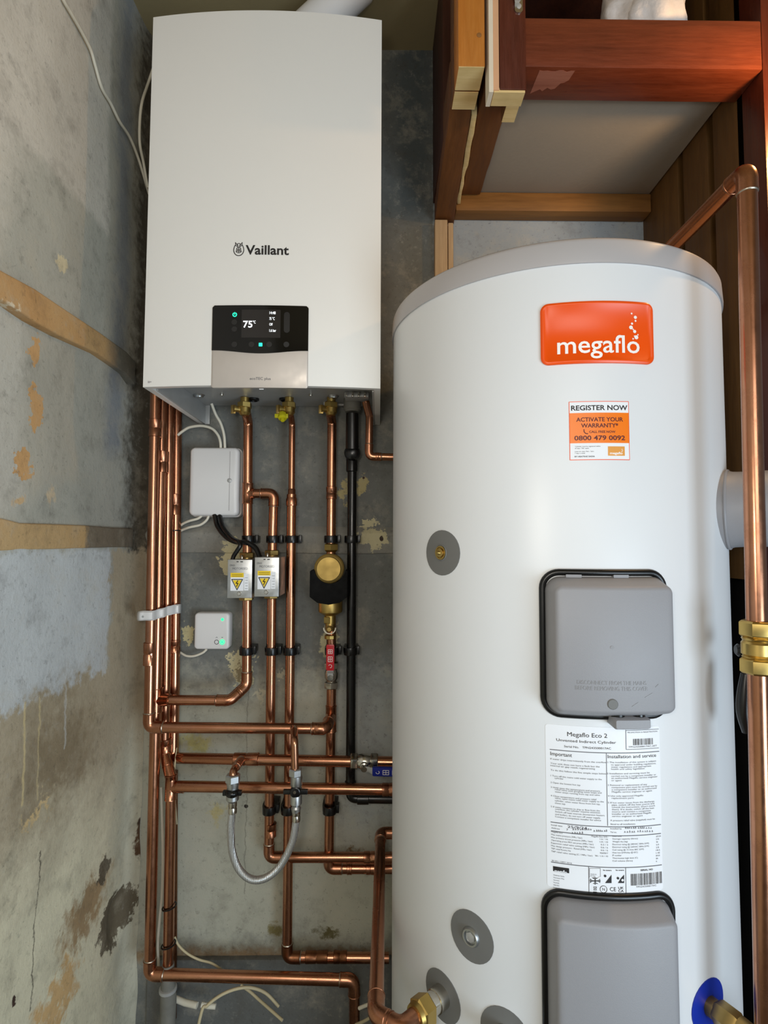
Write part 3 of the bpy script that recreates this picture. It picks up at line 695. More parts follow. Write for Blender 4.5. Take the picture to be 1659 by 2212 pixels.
for a, b in (((362, 850), (385, 850)), ((745, 851), (797, 852))):
    p, q_ = onplate(*a), onplate(*b); m = MB()
    m.box(p.x, q_.x, p.y-0.02, p.y+0.02, PZ-0.012, PZ); build(m, 'catch', 'steel_dark', plate, bevel=0.003)
    for k in range(4): build(MB().box(p.x+(q_.x-p.x)*(k+0.2)/4, p.x+(q_.x-p.x)*(k+0.55)/4, p.y-0.026, p.y-0.02, PZ-0.012, PZ-0.002), 'catch_spring', 'chrome', plate, bevel=0.001)
p = onplate(775, 862); build(MB().box(p.x, p.x+0.022, p.y-0.002, p.y+0.012, PZ-0.0025, PZ), 'paper_tag', 'paper', plate)
p = onplate(715, 869); build(MB().tube(fillet([p+Vector((-0.015, 0, 0)), p+Vector((-0.015, 0, -0.006)), p+Vector((0.05, 0, -0.006)), p+Vector((0.05, 0, 0))], 0.004), 0.003, 10), 'wire_bracket', 'steel_dark', plate)
# control panel
cx0, cz1 = bpx(460, 661); cx1, _ = bpx(667, 661); _, czm = bpx(460, 757.5); _, czc = bpx(563, 764)
panel = build(slab(MB(), cx0, cx1, BZ0-0.0045, cz1, 0.004, fnB, [(0, -0.004), (0, 0.0008), (0.0006, 0.0012)]), 'control_panel', 'silver', boiler, 'silver grey control panel')
def curve_z(u):
    k = (u-cx0)/(cx1-cx0); return czm+(czc-czm)*(0.5-0.5*math.cos(2*math.pi*k))
m = MB(); n = 48
top = []; bot = []
for i in range(n+1):
    u = cx0+(cx1-cx0)*i/n; e = min(u-cx0, cx1-u); q_ = 0.004
    zt = cz1-(q_-math.sqrt(max(q_*q_-max(q_-e, 0)**2, 0)))
    top.append((u, zt)); bot.append((u, curve_z(u)))
vs = [fnB(u, w, 0.0022) for u, w in top]+[fnB(u, w, 0.0022) for u, w in bot]+[fnB(u, w, 0.0) for u, w in top]+[fnB(u, w, 0.0) for u, w in bot]
k = n+1; fs = []
for i in range(n): fs += [(i, i+1, k+i+1, k+i), (2*k+i, 2*k+i+1, i+1, i), (k+i, k+i+1, 3*k+i+1, 3*k+i)]
fs += [(0, k, 3*k, 2*k), (n, 2*k+n, 3*k+n, k+n)]
m.add(vs, fs); build(m, 'display_glass', 'gloss_black', panel, 'gloss black display glass')
x0, z1_ = bpx(523, 670); x1, z0_ = bpx(606, 731)
build(slab(MB(), x0, x1, z0_, z1_, 0.001, fnB, [(0, 0.002), (0, 0.0025)], n=6), 'screen', 'screen', panel)
for px, py in ((507, 697), (507, 712), (507, 745), (544, 745), (582, 745), (619, 745)):
    u, w = bpx(px, py); m = MB(); discp(m, u, w, 0.0052, fnB, 0.0025); build(m, 'touch_key', 'touch', panel, flip=False)
m = MB(); u0, w1 = bpx(614, 675); u1, w0 = bpx(626, 720); slab(m, u0, u1, w0, w1, 0.006, fnB, [(0, 0.002), (0, 0.0025)], n=2)
build(m, 'touch_slider', 'touch', panel, flip=False)
def bw(m, s, xa, xb, yb, h, bold=0.0, d=0.0030):
    ua, wb = bpx(xa, yb); ub, _ = bpx(xb, yb); _, wt = bpx(xa, yb-h)
    write(m, s, lambda u, w: fnB(u, w, d), ua, ub, wb, wt-wb, bold)
for s_, a_, b_, y_, h_, k_ in (('75', 526, 546, 708.5, 14.5, 0.018), ('°C', 547, 553, 700, 6, 0.02), ('14:48', 583, 596, 680, 6, 0.008), ('75 °C', 582.5, 594, 692.5, 6, 0.008), ('Off', 582.5, 589.5, 704.5, 5.5, 0.008), ('1.6 bar', 582.5, 597, 718, 6, 0.008)):
    m = MB(); bw(m, s_, a_, b_, y_, h_, k_); build(m, 'display_text', 'lit_text', panel, 'lit white display text', flip=False)
m = MB(); u, w = bpx(508, 681)
strokes(m, [(u+0.0034*math.cos(a), w+0.0034*math.sin(a)) for a in [math.radians(120+300*k/20) for k in range(21)]], 0.0016, fnB, 0.003)
strokes(m, [(u, w), (u, w+0.0042)], 0.0014, fnB, 0.003); build(m, 'power_symbol', 'led_teal', panel, 'green power symbol', flip=False); m = MB()
u, w = bpx(563.5, 745.5); slab(m, u-0.0032, u+0.0032, w-0.0032, w+0.0032, 0.0008, fnB, [(0, 0.002), (0, 0.003)], n=2)
build(m, 'status_light', 'led_teal', panel, 'green status light', flip=False)
m = MB(); bw(m, 'ecoTEC plus', 540, 585, 821, 6, 0.005, 0.0016); build(m, 'panel_lettering', 'ink_grey', panel, flip=False)
u, w = bpx(565, 841); build(MB().box(u-0.004, u+0.004, fy(u)-0.0014, fy(u), w-0.0006, w+0.0006), 'panel_catch', 'paper', panel)
# maker's mark on the casing
m = MB(); bw(m, 'Vaillant', 530.5, 624, 549.6, 20.3, 0.022, 0.0006)
ex, ez = bpx(515.8, 540); sc = bpx(516.8, 540)[0]-ex
E_ = lambda x, y: (ex+(x-268)/10.37*sc, ez-(y-310)/10.37*sc)
egg = [E_(268+112*math.sin(a)*(1.0+0.0), 315-(128 if math.cos(a) < 0 else 155)*math.cos(a)) for a in [math.radians(38+284*k/36) for k in range(37)]]
fl = lambda u, w, d: fnB(u, w, d)
strokes(m, egg, 1.7*sc, fl, 0.0006)
strokes(m, [E_(235, 175), E_(268, 162), E_(300, 172)], 1.4*sc, fl, 0.0006)
for s_ in (-1, 1):
    X = lambda d_: 268+s_*d_
    for pl in ([(77, 140), (72, 200), (40, 235)], [(77, 140), (40, 190), (18, 240)], [(18, 240), (0, 275), (0, 380)], [(34, 180), (14, 232)], [(40, 270), (52, 330), (36, 350)], [(14, 300), (30, 330), (14, 345)], [(0, 380), (30, 375), (66, 345)], [(18, 245), (44, 275), (30, 300)]):
        strokes(m, [E_(X(a_), b_) for a_, b_ in pl], 1.3*sc, fl, 0.0006)
build(m, 'front_mark', 'ink', casing, 'dark lettering and animal emblem on the casing front', flip=False)
u, w = bpx(323, 825); m = MB(); strokes(m, [(u-0.003, w+0.001), (u+0.003, w)], 0.002, fl, 0.0006); strokes(m, [(u-0.003, w-0.001), (u, w-0.001)], 0.002, fl, 0.0006); build(m, 'corner_mark', 'lid_grey', casing, flip=False)
# flue
f0 = at(672, 62, 1.15); f1 = at(762, -22, 1.15)
d_ = (f1-f0).normalized(); s0 = f0-d_*((f0.z-BZ1-0.002)/d_.z) if f0.z < BZ1 else f0
flue = thing('flue_pipe', (f0.x, 1.15, BZ1), 'white flue pipe slanting up from the boiler top to the ceiling', 'flue')
p0 = f0+d_*((BZ1+0.03-f0.z)/d_.z); p1 = f0+d_*((CEIL-f0.z)/d_.z)
mb = MB().tube(fillet([Vector((p0.x, p0.y, BZ1+0.001)), p0, p1], 0.03), 0.041, 36); build(mb, 'tube', 'white_plastic', flue)
mb = MB().lathe((p0.x, p0.y, BZ1+0.0005), (0, 0, 1), [(0.052, 0), (0.052, 0.012), (0.044, 0.018)], 36); build(mb, 'base_collar', 'white_plastic', flue)

# ------------------------------------------------------------ hot water cylinder
tank = thing('hot_water_cylinder', (TC.x, TC.y, 0), 'tall white hot water cylinder with a grey lid and orange badge', 'hot water tank')
fnT = lambda u, w, d: tank_pt(u, w, d)
ZL0, ZL1 = CAM_Z+0.3873, CAM_Z+0.4257
mb = MB().lathe((TC.x, TC.y, 0), (0, 0, 1), [(TR-0.012, 0.0), (TR-0.012, 0.03), (TR, 0.032), (TR, 0.5), (TR, 1.0), (TR, ZL0+0.004), (TR-0.02, ZL0+0.02)], 160)
skin = build(mb, 'skin', 'white_tank', tank, smooth=40)
mb = MB().lathe((TC.x, TC.y, ZL0), (0, 0, 1), [(TR-0.004, 0.006), (TR+0.0006, 0.0), (TR+0.0026, 0.0), (TR+0.0030, 0.004), (TR+0.0012, ZL1-ZL0-0.007), (TR-0.0005, ZL1-ZL0-0.003), (TR-0.004, ZL1-ZL0), (TR-0.014, ZL1-ZL0+0.001), (TR-0.022, ZL1-ZL0+0.0005), (0.002, ZL1-ZL0+0.004)], 160)
build(mb, 'lid', 'lid_grey', tank, 'grey plastic lid', smooth=50)
S = lambda px, py: tank_px(px, py)
# orange badge
s0, _ = S(1167.5, 715); s1, _ = S(1408.5, 715); _, z1 = S(1285, 651.5); _, z0 = S(1285, 785)
badge = build(slab(MB(), s0, s1, z0, z1, 0.011, fnT, [(0, 0), (0, 0.0025), (0.0025, 0.0042), (0.0042, 0.0042), (0.0052, 0.0032)], 40), 'badge', 'orange', tank, 'orange plastic badge', smooth=50)
def tw(m, s_, xa, xb, yb, h, bold=0.0, d=0.0006, shear=0.0, xm=None):
    ua, wb = S(xa, yb); ub, wb2 = S(xb, yb); _, wt = S((xa+xb)/2, yb-h); _, wm = S((xa+xb)/2, yb)
    write(m, s_, lambda u, w: fnT(u, w, d), ua, ub, wm, wt-wm, bold, shear)
bx = lambda X, Y: S(1140+X/5.53, 640+Y/5.53)
m = MB(); ua, wb = bx(350, 690); ub, _ = bx(1318, 690); _, wt = bx(1100, 470); 
write(m, 'megaflo', lambda u, w: fnT(u, w, 0.0038), ua, ub, bx(800, 682)[1], (wt-bx(800, 682)[1]), 0.010)
for X, Y, r in ((1222, 220, 11), (1266, 265, 20), (1268, 307, 12), (1227, 340, 14), (1215, 385, 24), (1258, 433, 20), (1240, 408, 9), (1278, 502, 25), (1296, 472, 9), (1256, 488, 8), (1240, 520, 10)):
    u, w = bx(X, Y); discp(m, u, w, r/5.53*0.00063, fnT, 0.0038)
build(m, 'badge_lettering', 'badge_white', badge, 'white lettering with a rising trail of bubbles', flip=False)
# warranty sticker
s0, _ = S(1229.5, 930); s1, _ = S(1359, 930); _, z1 = S(1294, 866.5); _, z0 = S(1294, 993.5)
st = build(slab(MB(), s0, s1, z0, z1, 0.0006, fnT, [(0, 0), (0, 0.0004)], 16), 'warranty_sticker', 'orange', tank, 'white and orange printed sticker')
m = MB(); e = 0.0009
_, za = S(1294, 891.5); _, zb = S(1294, 957)
rectp(m, s0+e, s1-e, za, z1-e, fnT, 0.0006, 12); build(m, 'white_panel', 'paper', st, 'white printed panel', flip=False); m = MB(); rectp(m, s0+e, s1-e, z0+e, zb, fnT, 0.0006, 12); build(m, 'white_panel', 'paper', st, 'white printed panel', flip=False)
m = MB(); rectp(m, s0+e, s1-e, zb, za, fnT, 0.0006, 12); build(m, 'orange_panel', 'orange_print', st, 'orange printed panel', flip=False)
B5 = lambda X, Y: (1140+X/5.53, 640+Y/5.53)
def st_t(m, s_, Xa, Xb, Yb, H_, bold=0.0): (xa, yb), (xb, _) = B5(Xa, Yb), B5(Xb, Yb); tw(m, s_, xa, xb, yb, H_/5.53, bold, 0.0008)
m = MB(); st_t(m, 'REGISTER NOW', 517, 1187, 1360, 60, 0.02); st_t(m, 'BY HEATRAE SADIA', 560, 800, 1922, 16, 0.02)
for Yb, s_, Xb in ((1800, '*Cylinder must be registered within', 865), (1823, '30 days. T&C apply', 730), (1860, 'Lines are open 9am - 5pm,', 790), (1882, '7 days a week', 685)): st_t(m, s_, 562, Xb, Yb, 13)
build(m, 'black_print', 'ink', st, flip=False)
m = MB(); st_t(m, 'ACTIVATE YOUR', 578, 1136, 1495, 50, 0.018); st_t(m, 'WARRANTY*', 636, 1078, 1567, 50, 0.018); st_t(m, 'CALL FREE NOW', 733, 1045, 1632, 27, 0.02); st_t(m, '0800 479 0092', 556, 1160, 1718, 56, 0.02)
u, w = bx(698, 1618); strokes(m, [(u-0.003, w+0.003), (u-0.003, w), (u-0.001, w-0.0025), (u+0.002, w-0.003)], 0.0012, fnT, 0.0008)
build(m, 'maroon_print', 'ink_maroon', st, flip=False)
m = MB(); (ua, wb), (ub, wt) = bx(957, 1905), bx(1155, 1795); rectp(m, ua, ub, wb, wt, fnT, 0.0007, 6); build(m, 'small_logo_panel', 'amber_print', st, 'amber logo panel', flip=False)
m = MB(); st_t(m, 'megaflo', 980, 1130, 1888, 28, 0.03); [discp(m, *bx(a, b), 0.0006, fnT, 0.0009) for a, b in ((1122, 1830), (1128, 1845), (1120, 1856))]; build(m, 'small_logo', 'badge_white', st, flip=False)

# immersion heater covers
def cover(px0, px1, ptop, zbot, gx0, gx1, gtop, gbot_z, up):
    su, zt = S(px0, ptop)[0], S((px0+px1)/2, ptop)[1]; sr = S(px1, ptop)[0]
    g0, g1 = S(gx0, gtop)[0], S(gx1, gtop)[0]; gt = S((gx0+gx1)/2, gtop)[1]
    cv = build(slab(MB(), su, sr, zbot, zt, 0.020, fnT, [(0, -0.002), (0, 0.004), (0.002, 0.008), (0.010, 0.028), (0.0125, 0.0315), (0.016, 0.0325)], 36), 'heater_cover', 'grey_plastic', tank, up, smooth=50)
    # gasket: a soft ring lying on the skin round the cover
    ring = dense(rrect(g0+0.003, g1-0.003, gbot_z+0.003, gt-0.003, 0.022, 8), 0.008)
    build(MB().tube([fnT(u, w, 0.0012) for u, w in ring], 0.0047, 10, closed=True), 'gasket', 'black_rubber', tank, 'black rubber surround of the cover', smooth=60)
    return cv, su, sr, zbot, zt
zb = S(1320, 1546)[1]; gb = S(1300, 1551)[1]
cv, su, sr, zbo, zto = cover(1177, 1432, 1246, zb, 1166, 1434, 1232, gb, 'grey plastic heater cover')
RC = TR+0.0325
def C5(X, Y): s_, z_ = tank_px(1150+X/3.259, 1220+Y/3.259, RC); return s_*TR/RC, z_
m = MB()
for s_, Xa, Xb, Yb in (('DISCONNECT FROM THE MAINS', 315, 803, 847), ('BEFORE REMOVING THIS COVER', 303, 815, 887)):
    ua, wb = C5(Xa, Yb); ub, _ = C5(Xb, Yb); write(m, s_, lambda u, w: fnT(u, w, 0.0329), ua, ub, C5(560, Yb)[1], 0.0052, 0.0)
for a_, b_ in (((868, 862), (888, 842)), ((795, 935), (845, 905)), ((705, 998), (745, 972))): strokes(m, [C5(*a_), C5(*b_)], 0.0011, fnT, 0.0329)
u, w = C5(562, 582); discp(m, u, w, 0.0022, fnT, 0.0329)
build(m, 'embossed_words', 'emboss', cv, 'faint raised warning words', flip=False)
u, w = C5(566, 982); n_ = tank_n(u); build(MB().lathe(fnT(u, w, 0.032), n_, [(0.0066, 0), (0.0066, 0.0014), (0.0058, 0.002)], 24), 'cover_screw', 'disc_grey', cv, 'grey slotted screw')
a_, b_ = C5(592, 1068), C5(866, 1110)
ol = slab(MB(), a_[0], b_[0], S(1375, 1561)[1]-0.001, zb+0.004, 0.004, fnT, [(0, 0), (0, 0.022), (0.002, 0.026)], 8); build(ol, 'cable_outlet', 'grey_plastic', cv, bevel=0)
for X in (650, 808):
    u, w = C5(X, 1122); p = fnT(u, w+0.004, 0.012); build(MB().lathe(p, (0, 0, -1), [(0.0085, -0.004), (0.0085, 0.004), (0.006, 0.006)], 20), 'cable_gland', 'black_rubber', cv, 'black cable gland')
for X in (315, 692): u, w = C5(X, 77); build(slab(MB(), u-0.010, u+0.010, zto-0.001, zto+0.003, 0.001, fnT, [(0, 0), (0, 0.007)], 4), 'hinge_tab', 'grey_plastic', cv)
cover(1181, 1443, 1944, 0.24, 1171, 1452, 1931, 0.232, 'grey plastic heater cover, the lower one')

# data label
_, z1 = S(1300, 1570.5); _, z0 = S(1300, 1927); s0, _ = S(1180, 1750); s1, _ = S(1428, 1750)
lab = build(slab(MB(), s0, s1, z0, z1, 0.004, fnT, [(0, 0), (0, 0.0004)], 30), 'data_label', 'paper', tank, 'large white printed data label')
A4 = lambda X, Y: (1170+X/6.144, 1560+Y/6.144)
A5 = lambda X, Y: (1170+X/6.144, 1740+Y/6.144)
mi = MB(); mg = MB()
def lt(m, fr, s_, Xa, Xb, Yb, H_, bold=0.0):
    # baseline given at the left end of the line
    xa, yb = fr(Xa, Yb); xb, _ = fr(Xb, Yb)
    ua, wb = S(xa, yb); ub = S(xb, yb)[0]; wt = S(xa, yb-H_/6.144)[1]
    write(m, s_, lambda u, w: fnT(u, w, 0.0008), ua, ub, wb, wt-wb, bold)
lt(mi, A4, 'Megaflo Eco 2', 340, 868, 182, 58, 0.0); lt(mi, A4, 'Unvented Indirect Cylinder', 195, 985, 246, 36, 0.0); lt(mi, A4, 'Serial No.   TPN243500017AC', 298, 918, 330, 28)
lt(mi, A4, 'Important', 117, 402, 435, 50, 0.0); lt(mi, A4, 'Installation and service', 875, 1515, 475, 46, 0.0)
Lh = 21
for s_, a_, b_, y_ in (
 ('If water drips intermittently from the overflow', 117, 856, 492), ('Your unit does not have a fault but the', 117, 768, 550), ('internal air gap needs regenerating', 117, 706, 580), ('To do this follow the five simple steps below', 120, 856, 640),
 ('1 Turn off the mains cold water supply to the', 120, 795, 715), ('cylinder', 172, 290, 748), ('2 Open the lowest hot tap', 120, 512, 805), ('3 Hold open the temperature and pressure', 122, 772, 868), ('relief valve until gurgling noise stops and', 176, 792, 898), ('water stops running from tap and valve', 176, 770, 928),
 ('4 Close temperature and pressure relief', 122, 726, 980), ('valve, open mains cold water supply to the', 176, 822, 1012), ('cylinder, when water flows from hot tap,', 176, 776, 1046), ('close tap', 176, 314, 1078),
 ('5 If water continues to drip or flow from the', 124, 770, 1125), ('overflow, the cylinder requires attention.', 180, 780, 1158), ('Switch off heat sources (immersion heaters', 180, 832, 1192), ('and boiler), do not turn off water supply.', 180, 780, 1226), ('Contact a competent installer for advice', 180, 786, 1258)): lt(mg, A4, s_, a_, b_, y_, Lh, 0.0)
for s_, a_, b_, y_ in (
 ('1 The installation of this system is subject', 875, 1515, 540), ('to approval under building regulations,', 918, 1515, 572), ('water regulations and appropriate', 920, 1450, 602), ('health and safety legislation', 922, 1362, 630),
 ('2 Installation and servicing must be', 865, 1430, 688), ('carried out by a competent installer or', 922, 1515, 722), ('an authorised Megaflo service engineer', 924, 1535, 750), ('or agent', 924, 1060, 780),
 ('3 Removal or replacement of any', 876, 1395, 842), ('component part must be carried out by', 926, 1530, 872), ('a competent installer or an authorised', 928, 1520, 902), ('Megaflo service engineer or agent', 930, 1462, 932),
 ('4 Use only approved Megaflo', 878, 1345, 985), ('replacement parts', 928, 1220, 1015), ('5 If hot water issues from the discharge', 878, 1492, 1075), ('pipe, switch off the heat source and', 930, 1490, 1105), ("consult the instructions. (Don't touch", 930, 1500, 1135), ('them). If in doubt, switch off the heat', 930, 1490, 1165), ('source and contact a competent', 932, 1445, 1195), ('installer or an authorised Megaflo', 932, 1455, 1225), ('service engineer or agent', 932, 1340, 1255), ('A pressure relief valve (supplied) must be', 910, 1500, 1310), ('fitted to all installations', 912, 1240, 1360)): lt(mg, A4, s_, a_, b_, y_, Lh, 0.0)
def rule(fr, Xa, Xb, Y, w=0.0005):
    (xa, y_), (xb, _) = fr(Xa, Y), fr(Xb, Y); ua = S(xa, y_); ub = S(xb, y_); n = 12
    for i in range(n): rectp(mg, ua[0]+(ub[0]-ua[0])*i/n, ua[0]+(ub[0]-ua[0])*(i+1)/n, ua[1]-w, ua[1]+w, fnT, 0.0007)
def vrule(fr, X, Ya, Yb):
    a_, b_ = S(*fr(X, Ya)), S(*fr(X, Yb)); rectp(mg, a_[0]-0.0004, a_[0]+0.0004, b_[1], a_[1], fnT, 0.0007)
rule(A4, 108, 1555, 358); vrule(A4, 856, 405, 1372); rule(A4, 1112, 1550, 108, 0.0003); rule(A4, 1118, 1552, 360, 0.0003); vrule(A4, 1114, 100, 362)
lt(mg, A4, 'PROMOTION & REGISTRATION', 1138, 1530, 145, 18); lt(mg, A4, 'TPN243500017AC-AF7', 1150, 1525, 338, 22)
rule(A5, 120, 1578, 215); rule(A5, 125, 1578, 332)
def barcode(fr, Xa, Xb, Ya, Yb, n):
    rn = random.Random(n); a_, b_ = S(*fr(Xa, Yb)), S(*fr(Xb, Yb)); zt = S(*fr(Xa, Ya))[1]; u = a_[0]; wu = (b_[0]-a_[0])/n
    k = 0
    while k < n:
        bw_ = rn.choice((1, 1, 2, 3)); rectp(mbc, u+k*wu, u+(k+bw_*0.8)*wu, a_[1], zt, fnT, 0.0008); k += bw_+rn.choice((1, 1, 2))
for k in ((A4, 1212, 1468, 220, 305, 60), (A5, 1183, 1590, 905, 1060, 84)):
    mbc = MB(); barcode(*k); build(mbc, 'barcode', 'ink', lab, 'black barcode', flip=False)
for s_, a_, b_, y_ in (('Install date', 128, 275, 262), ('Address', 130, 240, 302)): lt(mg, A5, s_, a_, b_, y_, 20)
lt(mg, A5, 'Installed by', 910, 1060, 312, 20); lt(mg, A5, 'Tel no.', 910, 995, 360, 20)
for i, (a_, v_) in enumerate((('Megaflo Eco', 'Megaflo Eco 210 i'), ('Max mains pressure (MPa / bar)', '1.6 / 16'), ('Max primary circuit pressure (MPa / bar)', '1.0 / 10'), ('Operating press PRV set press (MPa / bar)', '0.3 / 3'), ('Expansion relief valve setting (MPa / bar)', '0.6 / 6'), ('Max design pressure - Rated (MPa / bar)', '0.6 / 6'), ('T&P relief Rooms No', '95605817'), ('T&P relief valve setting (C / MPa / bar)', '90 / 1.0 / 10'))):
    y_ = 352+i*37; lt(mg, A5, a_, 128, 128+len(a_)*13.6, y_, 20); lt(mg, A5, v_, 872-len(v_)*12.5, 878, y_+62, 20)
for i, (a_, v_) in enumerate((('Date code', '07/24'), ('Storage capacity (litres)', '210'), ('Weight dry (kg)', '46'), ('Electrical rating @ 240VAC 50Hz (kW)', '3.0'), ('Electrical rating @ 230VAC 50Hz (kW)', '2.8'), ('Coil rating @ 15 l/min 80C (kW)', '18.5'), ('Heat loss (kWh/day @ 65C)', '1.45'), ('IP number', 'IPX4'), ('Thermostat high limit (C)', '84'), ('Coil volume (litres)', '6'))):
    y_ = 412+i*36.5; lt(mg, A5, a_, 938, 938+len(a_)*13.4, y_, 20); lt(mg, A5, v_, 1515, 1515+len(v_)*12.5, y_+6, 20)
lt(mg, A5, 'BS EN 12897 2016', 138, 400, 735, 18); rule(A5, 125, 1590, 745); vrule(A5, 622, 805, 1160); vrule(A5, 1112, 820, 1170)
lt(mi, A5, 'SERIAL NO', 1308, 1472, 866, 22, 0.02); lt(mg, A5, 'TPN243500017AC', 1250, 1520, 1088, 22)
# marks along the foot of the label
def box5(m, a_, b_, c_, e_, d=0.0008): (u0, w1), (u1, w0) = S(*A5(a_, c_)), S(*A5(b_, e_)); rectp(m, u0, u1, w0, w1, fnT, d, 3)
box5(mi, 152, 365, 800, 895)
mw = MB(); 
(ua, wb), (ub, _) = S(*A5(172, 882)), S(*A5(335, 882)); write(mw, 'megaflo', lambda u, w: fnT(u, w, 0.0010), ua, ub, wb, 0.0045, 0.02)
for i, s_ in enumerate(('Heatrae Sadia', 'Hurricane Way', 'Norwich', 'Norfolk', 'NR6 6EA', 'England')): lt(mg, A5, s_, 158, 158+len(s_)*11, 925+i*33, 17)
box5(mi, 640, 775, 950, 1038)
for a_, b_ in (((640, 950), (775, 1038)), ((775, 950), (640, 1038)), ((707, 950), (707, 1038)), ((640, 994), (775, 994))): strokes(mw, [S(*A5(*a_)), S(*A5(*b_))], 0.0022, fnT, 0.0010)
for a_, b_ in (((707, 950), (707, 1038)), ((640, 994), (775, 994))): strokes(mi, [S(*A5(*a_)), S(*A5(*b_))], 0.0014, fnT, 0.0012)
for a_, b_ in (((635, 830), (778, 830)), ((635, 830), (635, 945)), ((778, 830), (778, 945))): strokes(mg, [S(*A5(*a_)), S(*A5(*b_))], 0.0004, fnT, 0.0008)
lt(mg, A5, 'MADE IN', 650, 725, 915, 16); lt(mg, A5, 'Britain', 650, 712, 935, 14)
lt(mi, A5, 'be aware', 815, 925, 862, 18, 0.02); lt(mi, A5, 'be aware', 982, 1090, 862, 18, 0.02)
mi.add([fnT(*S(*A5(a_, b_)), 0.0008) for a_, b_ in ((840, 1025), (925, 1025), (925, 915))], [(0, 1, 2)])
mi.add([fnT(*S(*A5(a_, b_)), 0.0008) for a_, b_ in ((1010, 1025), (1092, 1025), (1092, 915), (1050, 960))], [(0, 1, 2, 3)])
for a_, b_ in ((840, 930), (1010, 960), (1070, 985)): u, w = S(*A5(a_, b_)); discp(mi if a_ < 1060 else mw, u, w, 0.0016, fnT, 0.0010)
u, w = S(*A5(820, 1108)); strokes(mi, [(u+0.0044*math.cos(k*math.pi/12), w+0.0044*math.sin(k*math.pi/12)) for k in range(25)], 0.0006, fnT, 0.0008); lt(mi, A5, 'N', 805, 836, 1125, 38)
lt(mi, A5, 'CE', 905, 985, 1132, 54); lt(mi, A5, 'UK', 1015, 1088, 1106, 32, 0.01); lt(mi, A5, 'CA', 1015, 1088, 1146, 32, 0.01)
box5(mi, 684, 733, 1138, 1148); strokes(mg, [S(*A5(690, 1075)), S(*A5(728, 1120))], 0.0005, fnT, 0.0008); strokes(mg, [S(*A5(728, 1075)), S(*A5(690, 1120))], 0.0005, fnT, 0.0008); strokes(mg, [S(*A5(690, 1075)), S(*A5(728, 1075)), S(*A5(722, 1120)), S(*A5(696, 1120)), S(*A5(690, 1075))], 0.0005, fnT, 0.0008)
build(mi, 'label_print', 'ink', lab, 'black headings, barcodes and marks', flip=False); build(mg, 'label_small_print', 'ink_grey', lab, 'grey small print and rules', flip=False); build(mw, 'label_reversed_print', 'paper', lab, flip=False)
mp_ = MB(); lt(mp_, A5, '25/9/24', 345, 602, 292, 34, 0.0); lt(mp_, A5, '7', 330, 352, 328, 26)
rn = random.Random(5)
for a_, b_, y_ in ((412, 665, 325), (690, 880, 345), (402, 550, 372), (1105, 1245, 305), (1275, 1460, 305), (1095, 1240, 358), (1268, 1465, 350)):
    X = a_
    while X < b_:
        h_ = rn.uniform(18, 30); strokes(mp_, [S(*A5(X, y_)), S(*A5(X+7, y_-h_)), S(*A5(X+14, y_-h_*0.4)), S(*A5(X+12, y_))], 0.00042, fnT, 0.0008); X += rn.uniform(22, 34)
build(mp_, 'handwriting', 'ink_blue', lab, 'handwritten pen entries', flip=False)

# round connection discs
def disc(pxc, pyt, pyb, name='connection_disc', mat='disc_grey', r=None, xs=None):
    sc_, zc = S(pxc, (pyt+pyb)/2)
    rr = r or (S(pxc, pyt)[1]-S(pxc, pyb)[1])/2
    b = build(slab(MB(), sc_-rr, sc_+rr, zc-rr, zc+rr, rr, fnT, [(0, 0), (0, 0.0010)], 2), name, mat, tank, None, smooth=40)
    return b, sc_, zc, rr
d1, s_, z_, r_ = disc(955, 1145, 1243); d1['label'] = 'grey disc with a brass port'
n_ = tank_n(s_); p = fnT(s_-0.002, z_, 0.0); build(MB().lathe(p, n_, [(0.0105, 0), (0.0105, 0.0025), (0.0085, 0.0025), (0.008, 0.0014), (0.0072, 0.0014), (0.0068, 0.0045), (0.003, 0.005), (0.0015, 0.009)], 28), 'port', 'brass', d1)
build(MB().tube([fnT(s_-0.002+0.0112*math.cos(a), z_+0.0122*math.sin(a), 0.0014) for a in [k*math.pi/16 for k in range(32)]], 0.0009, 6, closed=True), 'port_ring', 'disc_grey', d1)
d2, s_, z_, r_ = disc(1018, 1968, 2077); d2['label'] = 'grey disc with a capped socket'
n_ = tank_n(s_); p = fnT(s_, z_, 0.0); build(MB().lathe(p, n_, [(0.0135, 0), (0.0135, 0.002), (0.0115, 0.005), (0.0095, 0.005), (0.009, 0.001)], 28), 'socket', 'zinc', d2); build(MB().hexnut(p, n_, 0.0072, 0.0035), 'socket_plug', 'steel_dark', d2)
d3, s3, z3, r3 = disc(955, 2098, 2204, r=r_); d3['label'] = 'grey disc behind the brass elbow nut'
d4, s4, z4, r4 = disc(1090, 2184, 2284, r=r_); d4['label'] = 'grey disc at the foot of the picture'
db, sb, zb_, rb = disc(1531, 2130, 2214, 'connection_disc', 'disc_blue', r=r_); db['label'] = 'blue disc with a pipe fitting'
p = fnT(s4, z4, 0); build(MB().lathe(p, tank_n(s4), [(0.0135, 0), (0.0135, 0.02), (0.011, 0.022), (0.0105, 0.04)], 24), 'socket', 'zinc', d4)
